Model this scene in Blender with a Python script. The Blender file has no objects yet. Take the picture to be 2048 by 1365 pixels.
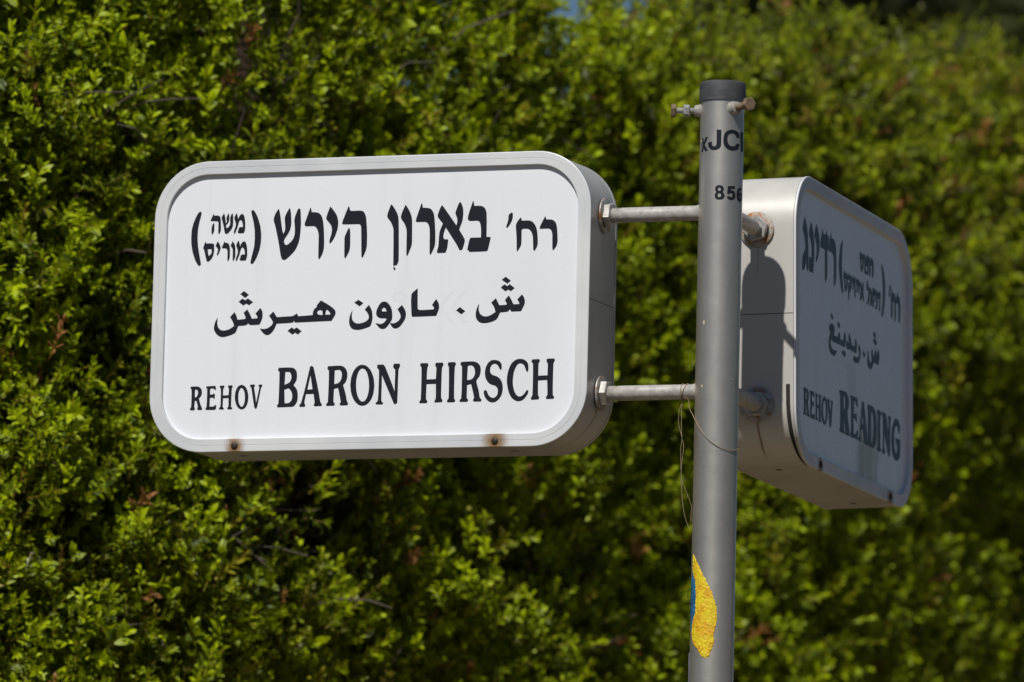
import bpy, bmesh, math, random
import numpy as np
from mathutils import Vector, Matrix, noise
from math import pi, sin, cos, radians

random.seed(7)
rng = np.random.default_rng(11)
scene = bpy.context.scene
COL = scene.collection

# ------------------------------------------------------------------ camera
cd = bpy.data.cameras.new("camera")
cam = bpy.data.objects.new("camera", cd)
COL.objects.link(cam)
RT, UP, FW = Vector((0.9997345, -0.003109212, 0.02283158)), Vector((-0.02304232, -0.134899, 0.9905914)), Vector((0, 0.9908545, 0.1349349))
cam.matrix_world = Matrix(((RT.x, UP.x, -FW.x, -0.2608184), (RT.y, UP.y, -FW.y, -9.600943), (RT.z, UP.z, -FW.z, 1.572428), (0, 0, 0, 1)))
cd.lens = 268.838
cd.sensor_width = 36
cd.clip_start = 0.1
cd.clip_end = 1500
cd.dof.use_dof = True
cd.dof.focus_distance = 9.72
cd.dof.aperture_fstop = 6.9
scene.camera = cam

# ------------------------------------------------------------------ light
SUN = Vector((-0.213, -0.577, 0.789)).normalized()
world = bpy.data.worlds.new("World")
scene.world = world
world.use_nodes = True
wn = world.node_tree
sky = wn.nodes.new("ShaderNodeTexSky")
sky.sky_type = 'NISHITA'
sky.sun_disc = False
sky.sun_elevation = math.asin(SUN.z)
sky.sun_rotation = math.atan2(SUN.x, SUN.y)
sky.altitude = 20
sky.air_density = 1.0
sky.dust_density = 0.3
sky.ozone_density = 5.0
wn.links.new(sky.outputs[0], wn.nodes['Background'].inputs[0])
wn.nodes['Background'].inputs[1].default_value = 0.05
sl = bpy.data.lights.new("sun", 'SUN')
sl.energy = 5.0
sl.angle = radians(0.53)
sl.color = (1.0, 0.975, 0.93)
so = bpy.data.objects.new("sun", sl)
COL.objects.link(so)
so.rotation_euler = SUN.to_track_quat('Z', 'Y').to_euler()
so.location = (-3, -6, 12)
scene.view_settings.view_transform = 'Standard'
scene.view_settings.look = 'None'
scene.view_settings.gamma = 1
scene.view_settings.exposure = -0.22
scene.view_settings.use_curve_mapping = False
scene.cycles.use_denoising = True
scene.cycles.max_bounces = 8
scene.cycles.transparent_max_bounces = 8


# ------------------------------------------------------------------ materials
class NB:
    def __init__(s, name):
        s.m = bpy.data.materials.new(name)
        s.m.use_nodes = True
        s.t = s.m.node_tree
        s.b = s.t.nodes['Principled BSDF']
        s.co = None
    def n(s, k): return s.t.nodes.new(k)
    def l(s, a, b): s.t.links.new(a, b)
    def obj(s):
        if not s.co: s.co = s.n('ShaderNodeTexCoord')
        return s.co.outputs['Object']
    def sep(s):
        x = s.n('ShaderNodeSeparateXYZ'); s.l(s.obj(), x.inputs[0]); return x.outputs
    def math(s, op, a, b=0.0, c=None, clamp=False):
        k = s.n('ShaderNodeMath'); k.operation = op; k.use_clamp = clamp
        for i, v in enumerate((a, b) if c is None else (a, b, c)):
            if isinstance(v, (int, float)): k.inputs[i].default_value = v
            else: s.l(v, k.inputs[i])
        return k.outputs[0]
    def ss(s, v, a, b):       # smooth step from a to b
        k = s.n('ShaderNodeMapRange'); k.interpolation_type = 'SMOOTHSTEP'
        s.l(v, k.inputs[0]); k.inputs[1].default_value = a; k.inputs[2].default_value = b
        return k.outputs[0]
    def noise(s, scale, detail=3, stretch=(1, 1, 1), rough=0.5, vec=None):
        mp = s.n('ShaderNodeMapping'); mp.inputs['Scale'].default_value = stretch
        s.l(vec or s.obj(), mp.inputs[0])
        k = s.n('ShaderNodeTexNoise'); k.inputs['Scale'].default_value = scale
        k.inputs['Detail'].default_value = detail; k.inputs['Roughness'].default_value = rough
        s.l(mp.outputs[0], k.inputs['Vector']); return k.outputs[0]
    def mix(s, f, a, b):
        k = s.n('ShaderNodeMix'); k.data_type = 'RGBA'
        if isinstance(f, (int, float)): k.inputs[0].default_value = f
        else: s.l(f, k.inputs[0])
        for i, v in ((6, a), (7, b)):
            if isinstance(v, tuple): k.inputs[i].default_value = (*v, 1)
            else: s.l(v, k.inputs[i])
        return k.outputs[2]
    def bump(s, h, strength, dist=0.001):
        k = s.n('ShaderNodeBump'); k.inputs['Strength'].default_value = strength
        k.inputs['Distance'].default_value = dist; s.l(h, k.inputs['Height'])
        s.l(k.outputs[0], s.b.inputs['Normal'])
    def set(s, col=None, rough=None, metal=None, spec=None):
        for k, v in (('Base Color', col), ('Roughness', rough), ('Metallic', metal), ('Specular IOR Level', spec)):
            if v is None: continue
            if isinstance(v, tuple): s.b.inputs[k].default_value = (*v, 1)
            elif isinstance(v, (int, float)): s.b.inputs[k].default_value = v
            else: s.l(v, s.b.inputs[k])
        return s


M = {}

def painted_metal(name, col, dark, rough=0.42, metal=0.0, streak=(1, 1, 12), extra=None, bump=0.15):
    b = NB(name)
    a = b.noise(9, 4, streak)
    c = b.mix(b.ss(a, 0.35, 0.72), col, dark)
    sp = b.ss(b.noise(420, 2), 0.68, 0.78)
    c = b.mix(b.math('MULTIPLY', sp, 0.25), c, tuple(min(1, k * 1.5) for k in col))
    if extra: c = extra(b, c)
    r = b.math('MULTIPLY_ADD', b.noise(60, 3), 0.22, rough - 0.1)
    b.set(c, r, metal)
    b.bump(b.noise(900, 2), bump, 0.0003)
    return b.m

W, H, D = 0.6, 0.37935, 0.10406
SCREW_X = (-0.1795, 0.1775)

def screw_rust(b, c):
    o = b.sep()
    tot = None
    for sx, k in ((SCREW_X[0], 1.0), (SCREW_X[1], 1.35)):
        dx = b.math('SUBTRACT', o[0], sx)
        dz = b.math('SUBTRACT', o[2], 0.0065)
        d = b.math('SQRT', b.math('ADD', b.math('MULTIPLY', dx, dx), b.math('MULTIPLY', b.math('MULTIPLY', dz, dz), 0.55)))
        n = b.math('MULTIPLY_ADD', b.noise(160, 3), 0.007, -0.0035)
        m = b.ss(b.math('ADD', d, n), 0.0175 * k, 0.003)
        tot = m if tot is None else b.math('MAXIMUM', tot, m)
    return b.mix(b.math('MULTIPLY', tot, 0.95), c, (0.235, 0.115, 0.022))

def case_stains(side):
    def f(b, c):
        o = b.sep()
        sx = b.ss(b.math('MULTIPLY', o[0], side), W / 2 - 0.06, W / 2 - 0.02)
        tot = None
        for z0, ln, w in ((0.0505, 0.055, 0.0024), (0.279, 0.05, 0.0016)):
            wob = b.math('MULTIPLY_ADD', b.noise(14, 2), 0.012, -0.006)
            d = b.math('ABSOLUTE', b.math('ADD', o[1], wob))
            m = b.math('MULTIPLY', b.ss(d, w, w * 0.25), b.math('MULTIPLY', b.ss(o[2], z0 - ln, z0 - ln * 0.6), b.ss(o[2], z0 + 0.004, z0)))
            if z0 > 0.2: m = b.math('MULTIPLY', m, 0.35)
            tot = m if tot is None else b.math('MAXIMUM', tot, m)
        c = b.mix(b.math('MULTIPLY', b.math('MULTIPLY', tot, sx), 0.8), c, (0.17, 0.09, 0.03))
        # grime under the washers and freckles of dirt on the underside
        fr = b.ss(b.noise(210, 3), 0.70, 0.76)
        und = b.ss(o[2], 0.02, 0.0)
        return b.mix(b.math('MULTIPLY', b.math('MULTIPLY', fr, und), 0.7), c, (0.05, 0.035, 0.02))
    return f

M['frame'] = painted_metal('frame_paint', (0.69, 0.695, 0.69), (0.58, 0.59, 0.60), 0.42, 0.05, (1, 1, 1), screw_rust)
M['case1'] = painted_metal('case_paint', (0.47, 0.46, 0.43), (0.40, 0.395, 0.375), 0.38, 0.1, (1, 1, 0.3), case_stains(1))
M['case2'] = painted_metal('case_paint', (0.60, 0.575, 0.525), (0.52, 0.495, 0.45), 0.36, 0.1, (1, 1, 0.3), case_stains(-1))

def panel_mat(stain):
    b = NB('white_acrylic')
    c = b.mix(b.ss(b.noise(7, 4, (1, 1, 0.25)), 0.45, 0.8), (0.79, 0.81, 0.84), (0.755, 0.77, 0.80))
    rs = b.ss(b.noise(26, 4, (1, 1, 0.05), 0.6), 0.56, 0.75)
    c = b.mix(b.math('MULTIPLY', rs, 0.38), c, (0.66, 0.655, 0.63))
    if stain:
        o = b.sep()
        wob = b.math('MULTIPLY_ADD', b.noise(22, 3), 0.05, -0.025)
        x = b.math('ADD', o[0], wob)
        mx = b.math('MULTIPLY', b.ss(x, 0.015, 0.04), b.ss(x, 0.145, 0.115))
        mz = b.math('MULTIPLY', b.ss(o[2], 0.125, 0.065), b.ss(b.noise(30, 3, (1, 1, 0.15)), 0.2, 0.6))
        c = b.mix(b.math('MULTIPLY', b.math('MULTIPLY', mx, mz), 0.9), c, (0.36, 0.33, 0.20))
        mx2 = b.math('MULTIPLY', b.ss(x, -0.045, -0.02), b.ss(x, 0.03, 0.01))
        mz2 = b.math('MULTIPLY', b.ss(o[2], 0.17, 0.155), b.ss(o[2], 0.08, 0.13))
        c = b.mix(b.math('MULTIPLY', b.math('MULTIPLY', mx2, mz2), 0.3), c, (0.50, 0.38, 0.30))
    b.set(c, b.math('MULTIPLY_ADD', b.noise(25, 3), 0.12, 0.22), 0.0, 0.45)
    return b.m
M['panel1'] = panel_mat(False)
M['panel2'] = panel_mat(True)

b = NB('black_vinyl')
sp = b.ss(b.noise(520, 2, rough=0.7), 0.70, 0.73)
b.set(b.mix(b.math('MULTIPLY', sp, 0.22), (0.012, 0.014, 0.019), (0.35, 0.35, 0.36)), 0.38, 0.0, 0.4)
M['vinyl'] = b.m
b = NB('faded_vinyl'); b.set(b.mix(b.noise(30), (0.735, 0.75, 0.775), (0.76, 0.775, 0.80)), 0.35); M['ghost'] = b.m
b = NB('dark_gap'); b.set(b.mix(b.noise(80), (0.015, 0.012, 0.010), (0.03, 0.024, 0.018)), 0.9); M['dark'] = b.m

def galv(name, col, rust, amt, rough=0.4, metal=0.35):
    b = NB(name)
    c = b.mix(b.ss(b.noise(120, 4), 0.35, 0.7), col, tuple(k * 0.72 for k in col))
    c = b.mix(b.ss(b.math('ADD', b.noise(70, 4, rough=0.65), amt), 0.62, 0.78), c, rust)
    b.set(c, rough, metal); b.bump(b.noise(700, 3), 0.4, 0.0004)
    return b.m
M['arm'] = galv('arm_paint', (0.47, 0.445, 0.405), (0.30, 0.20, 0.10), -0.03, 0.42, 0.08)
M['nut'] = galv('zinc_nut', (0.50, 0.48, 0.45), (0.30, 0.17, 0.07), 0.0, 0.35, 0.4)
M['washer'] = galv('zinc_washer', (0.42, 0.40, 0.37), (0.27, 0.11, 0.03), 0.13, 0.45, 0.3)
M['washer2'] = galv('rusted_washer', (0.42, 0.38, 0.33), (0.32, 0.13, 0.03), 0.17, 0.6, 0.15)
M['rust'] = galv('rusty_steel', (0.21, 0.145, 0.085), (0.11, 0.05, 0.022), 0.06, 0.75, 0.1)
M['weld'] = galv('painted_weld', (0.36, 0.34, 0.30), (0.36, 0.25, 0.13), 0.0, 0.6, 0.0)
M['screw'] = galv('dark_rusty_screw', (0.045, 0.028, 0.022), (0.09, 0.035, 0.015), 0.0, 0.6, 0.2)

b = NB('pole_paint')
c = b.mix(b.ss(b.noise(5, 4, (1, 1, 0.6)), 0.35, 0.75), (0.72, 0.665, 0.575), (0.63, 0.58, 0.505))
c = b.mix(b.math('MULTIPLY', b.ss(b.noise(260, 3, (0.25, 0.25, 1.6)), 0.5, 0.8), 0.35), c, (0.58, 0.555, 0.51))
scr = b.ss(b.noise(55, 4, (1, 1, 0.07), 0.6), 0.70, 0.74)
c = b.mix(b.math('MULTIPLY', scr, 0.6), c, (0.72, 0.70, 0.66))
blot = b.ss(b.noise(24, 5, (1, 1, 0.35), 0.65), 0.58, 0.72)
c = b.mix(b.math('MULTIPLY', blot, 0.35), c, (0.36, 0.33, 0.28))
b.set(c, b.math('MULTIPLY_ADD', b.noise(40, 3), 0.12, 0.33), 0.85)
b.bump(b.noise(330, 3, (0.12, 0.12, 1)), 0.18, 0.0004)
M['pole'] = b.m

b = NB('cap_plastic')
c = b.mix(b.ss(b.noise(45, 4, (1, 1, 2.5)), 0.3, 0.8), (0.045, 0.046, 0.050), (0.085, 0.085, 0.088))
st = b.ss(b.noise(90, 4, (1, 1, 0.25), 0.7), 0.69, 0.74)
c = b.mix(b.math('MULTIPLY', st, 0.8), c, (0.42, 0.42, 0.43))
b.set(c, 0.5); b.bump(b.noise(250, 3, (1, 1, 3)), 0.3, 0.0004)
M['cap'] = b.m

def lumpy(name, c1, c2, c3):
    b = NB(name)
    c = b.mix(b.ss(b.noise(75, 4), 0.42, 0.62), c1, c2)
    c = b.mix(b.ss(b.noise(260, 4, rough=0.7), 0.66, 0.72), c, c3)
    b.set(c, 0.65); b.bump(b.noise(300, 4), 0.55, 0.002)
    return b.m
M['yellow'] = lumpy('yellow_paint', (0.72, 0.55, 0.008), (0.68, 0.37, 0.006), (0.33, 0.30, 0.22))
M['blue'] = lumpy('blue_paint', (0.012, 0.10, 0.24), (0.02, 0.16, 0.30), (0.01, 0.05, 0.12))
b = NB('peeled_tape'); b.set(b.mix(b.noise(60), (0.28, 0.22, 0.40), (0.5, 0.48, 0.55)), 0.4); M['tape'] = b.m
b = NB('chip'); b.set(b.mix(b.noise(900), (0.62, 0.55, 0.45), (0.45, 0.36, 0.26)), 0.6); M['chip'] = b.m
b = NB('twine'); b.set(b.mix(b.noise(300), (0.34, 0.26, 0.15), (0.22, 0.16, 0.09)), 0.7); M['wire'] = b.m

def leaf_mat(name, old, new, dead=(0.36, 0.15, 0.05), trans=0.30):
    b = NB(name)
    at = b.n('ShaderNodeAttribute'); at.attribute_name = 'tint'
    sp = b.n('ShaderNodeSeparateColor'); b.l(at.outputs['Color'], sp.inputs[0])
    c = b.mix(sp.outputs[0], old, new)
    v = b.math('MULTIPLY_ADD', sp.outputs[1], 0.6, 0.7)
    hs = b.n('ShaderNodeHueSaturation'); b.l(c, hs.inputs['Color']); b.l(v, hs.inputs['Value'])
    c = b.mix(sp.outputs[2], hs.outputs[0], dead)
    b.set(c, 0.48, 0.0, 0.28)
    tr = b.n('ShaderNodeBsdfTranslucent')
    tc = b.mix(0.4, c, new); b.l(tc, tr.inputs[0])
    mx = b.n('ShaderNodeMixShader'); mx.inputs[0].default_value = trans
    b.l(b.b.outputs[0], mx.inputs[1]); b.l(tr.outputs[0], mx.inputs[2])
    b.l(mx.outputs[0], b.t.nodes['Material Output'].inputs[0])
    return b.m
M['leaf'] = leaf_mat('hedge_leaf', (0.065, 0.100, 0.012), (0.385, 0.475, 0.003))
M['treeleaf'] = leaf_mat('tree_leaf', (0.035, 0.045, 0.014), (0.085, 0.095, 0.030), trans=0.25)
b = NB('twig_bark'); b.set(b.mix(b.noise(60, 4), (0.10, 0.073, 0.055), (0.19, 0.145, 0.115)), 0.85); M['twig'] = b.m
b = NB('shade_and_litter'); b.set(b.mix(b.noise(30, 5), (0.016, 0.010, 0.006), (0.075, 0.036, 0.016)), 1.0); M['core'] = b.m  # near-black stands in for shade in the hedge gaps, brown for litter
b = NB('trunk_bark'); b.set(b.mix(b.noise(14, 5, (1, 1, 0.3)), (0.09, 0.065, 0.045), (0.17, 0.13, 0.095)), 0.9); b.bump(b.noise(20, 5, (1, 1, 0.3)), 0.8, 0.02); M['trunk'] = b.m
b = NB('soil'); b.set(b.mix(b.noise(2.5, 6), (0.11, 0.078, 0.042), (0.16, 0.112, 0.064)), 0.95); b.bump(b.noise(60, 5), 0.6, 0.02); M['soil'] = b.m
b = NB('paving'); b.set(b.mix(b.noise(8, 6), (0.18, 0.135, 0.075), (0.23, 0.175, 0.10)), 0.85); b.bump(b.noise(90, 5), 0.4, 0.004); M['paving'] = b.m
b = NB('asphalt'); b.set(b.mix(b.noise(40, 5), (0.045, 0.045, 0.046), (0.07, 0.068, 0.066)), 0.9); b.bump(b.noise(300, 4), 0.6, 0.004); M['asphalt'] = b.m


# ------------------------------------------------------------------ mesh helpers
def link(name, me, mat, parent=None, smooth=None):
    o = bpy.data.objects.new(name, me)
    COL.objects.link(o)
    if mat is not None and not me.materials: me.materials.append(mat)
    if parent is not None: o.parent = parent
    if smooth is not None:
        for p in me.polygons: p.use_smooth = True
        me.set_sharp_from_angle(angle=radians(smooth))
    return o

def from_py(name, vs, fs, mat, parent=None, smooth=None):
    me = bpy.data.meshes.new(name)
    me.from_pydata(vs, [], fs)
    me.update()
    return link(name, me, mat, parent, smooth)

def from_bm(name, bm, mat, parent=None, smooth=None):
    me = bpy.data.meshes.new(name)
    bm.to_mesh(me); bm.free()
    return link(name, me, mat, parent, smooth)

def empty(name, label, cat, mat=None, loc=(0, 0, 0), group=None):
    o = bpy.data.objects.new(name, None)
    COL.objects.link(o)
    if mat is not None: o.matrix_world = mat
    else: o.location = loc
    o.empty_display_size = 0.1
    o['label'] = label; o['category'] = cat
    if group: o['group'] = group
    return o

def lathe(name, prof, mat, parent=None, origin=(0, 0, 0), axis=(0, 0, 1), n=48, smooth=35, cap=True):
    """prof: list of (distance along axis, radius)"""
    q = Vector(axis).normalized().to_track_quat('Z', 'Y')
    vs, fs = [], []
    for h, r in prof:
        for i in range(n):
            a = 2 * pi * i / n
            vs.append(tuple(Vector(origin) + q @ Vector((r * cos(a), r * sin(a), h))))
    for k in range(len(prof) - 1):
        for i in range(n):
            j = (i + 1) % n
            fs.append((k * n + i, k * n + j, (k + 1) * n + j, (k + 1) * n + i))
    if cap:
        fs.append(tuple(range(n))[::-1]); fs.append(tuple((len(prof) - 1) * n + i for i in range(n)))
    return from_py(name, vs, fs, mat, parent, smooth)

def tube_geo(pts, r, n=8, r2=None):
    pts = [Vector(p) for p in pts]
    vs, fs = [], []
    up = Vector((0.31, 0.17, 0.93))
    for i, p in enumerate(pts):
        t = (pts[min(i + 1, len(pts) - 1)] - pts[max(i - 1, 0)]).normalized()
        a = t.cross(up)
        if a.length < 1e-3: a = t.cross(Vector((1, 0, 0)))
        a.normalize(); b_ = t.cross(a)
        rr = r if r2 is None else r + (r2 - r) * i / (len(pts) - 1)
        for k in range(n):
            an = 2 * pi * k / n
            vs.append(tuple(p + rr * (cos(an) * a + sin(an) * b_)))
    for i in range(len(pts) - 1):
        for k in range(n):
            j = (k + 1) % n
            fs.append((i * n + k, i * n + j, (i + 1) * n + j, (i + 1) * n + k))
    fs.append(tuple(range(n))[::-1]); fs.append(tuple((len(pts) - 1) * n + k for k in range(n)))
    return vs, fs

def spline(pts, m=5):
    pts = [Vector(p) for p in pts]
    out = []
    for i in range(len(pts) - 1):
        p0, p1, p2, p3 = pts[max(i - 1, 0)], pts[i], pts[i + 1], pts[min(i + 2, len(pts) - 1)]
        for k in range(m):
            t = k / m
            out.append(0.5 * ((2 * p1) + (p2 - p0) * t + (2 * p0 - 5 * p1 + 4 * p2 - p3) * t * t + (3 * p1 - p0 - 3 * p2 + p3) * t ** 3))
    out.append(pts[-1])
    return out

def rrect(w, h, r, n=14):
    """closed loop of (x, z), centred in x, z from 0..h, clockwise from the top left corner"""
    o = []
    for cx, cz, a0 in ((-w / 2 + r, h - r, pi), (w / 2 - r, h - r, pi / 2), (w / 2 - r, r, 0), (-w / 2 + r, r, -pi / 2)):
        for i in range(n + 1):
            a = a0 - (pi / 2) * i / n
            o.append((cx + r * cos(a), cz + r * sin(a)))
    return o

def loft(name, loops, mat, parent, cap0=False, cap1=False, smooth=30):
    """loops: list of (inset, y)"""
    vs, fs = [], []
    for ins, y in loops:
        for x, z in rrect(W - 2 * ins, H - 2 * ins, 0.074 - ins):
            vs.append((x, y, z + ins))
    n = len(vs) // len(loops)
    for k in range(len(loops) - 1):
        for i in range(n):
            j = (i + 1) % n
            fs.append((k * n + i, (k + 1) * n + i, (k + 1) * n + j, k * n + j))
    if cap0: fs.append(tuple(range(n)))
    if cap1: fs.append(tuple((len(loops) - 1) * n + i for i in range(n))[::-1])
    return from_py(name, vs, fs, mat, parent, smooth)

def shape_bm(polys):
    """polys: outer loop and holes as lists of (a, b); returns a filled flat bmesh (a, 0, b)"""
    bm = bmesh.new()
    es = []
    for q in polys:
        vv = [bm.verts.new((a, 0, b_)) for a, b_ in q]
        es += [bm.edges.new((vv[i], vv[(i + 1) % len(vv)])) for i in range(len(vv))]
    bmesh.ops.triangle_fill(bm, use_beauty=True, use_dissolve=False, edges=es, normal=(0, -1, 0))
    for f in bm.faces:
        f.normal_update()
        if f.normal.y > 0: f.normal_flip()
    return bm

def parse(s, k1, k2):
    out = []
    for part in s.split('|'):
        v = [int(t) for t in part.split()]
        q = [(v[i] * k1, v[i + 1] * k2) for i in range(0, len(v), 2)]
        clean = []
        for p_ in q:
            if not clean or abs(p_[0] - clean[-1][0]) + abs(p_[1] - clean[-1][1]) > 1e-7: clean.append(p_)
        if abs(clean[0][0] - clean[-1][0]) + abs(clean[0][1] - clean[-1][1]) < 1e-7: clean.pop()
        out.append(clean)
    return out

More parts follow.
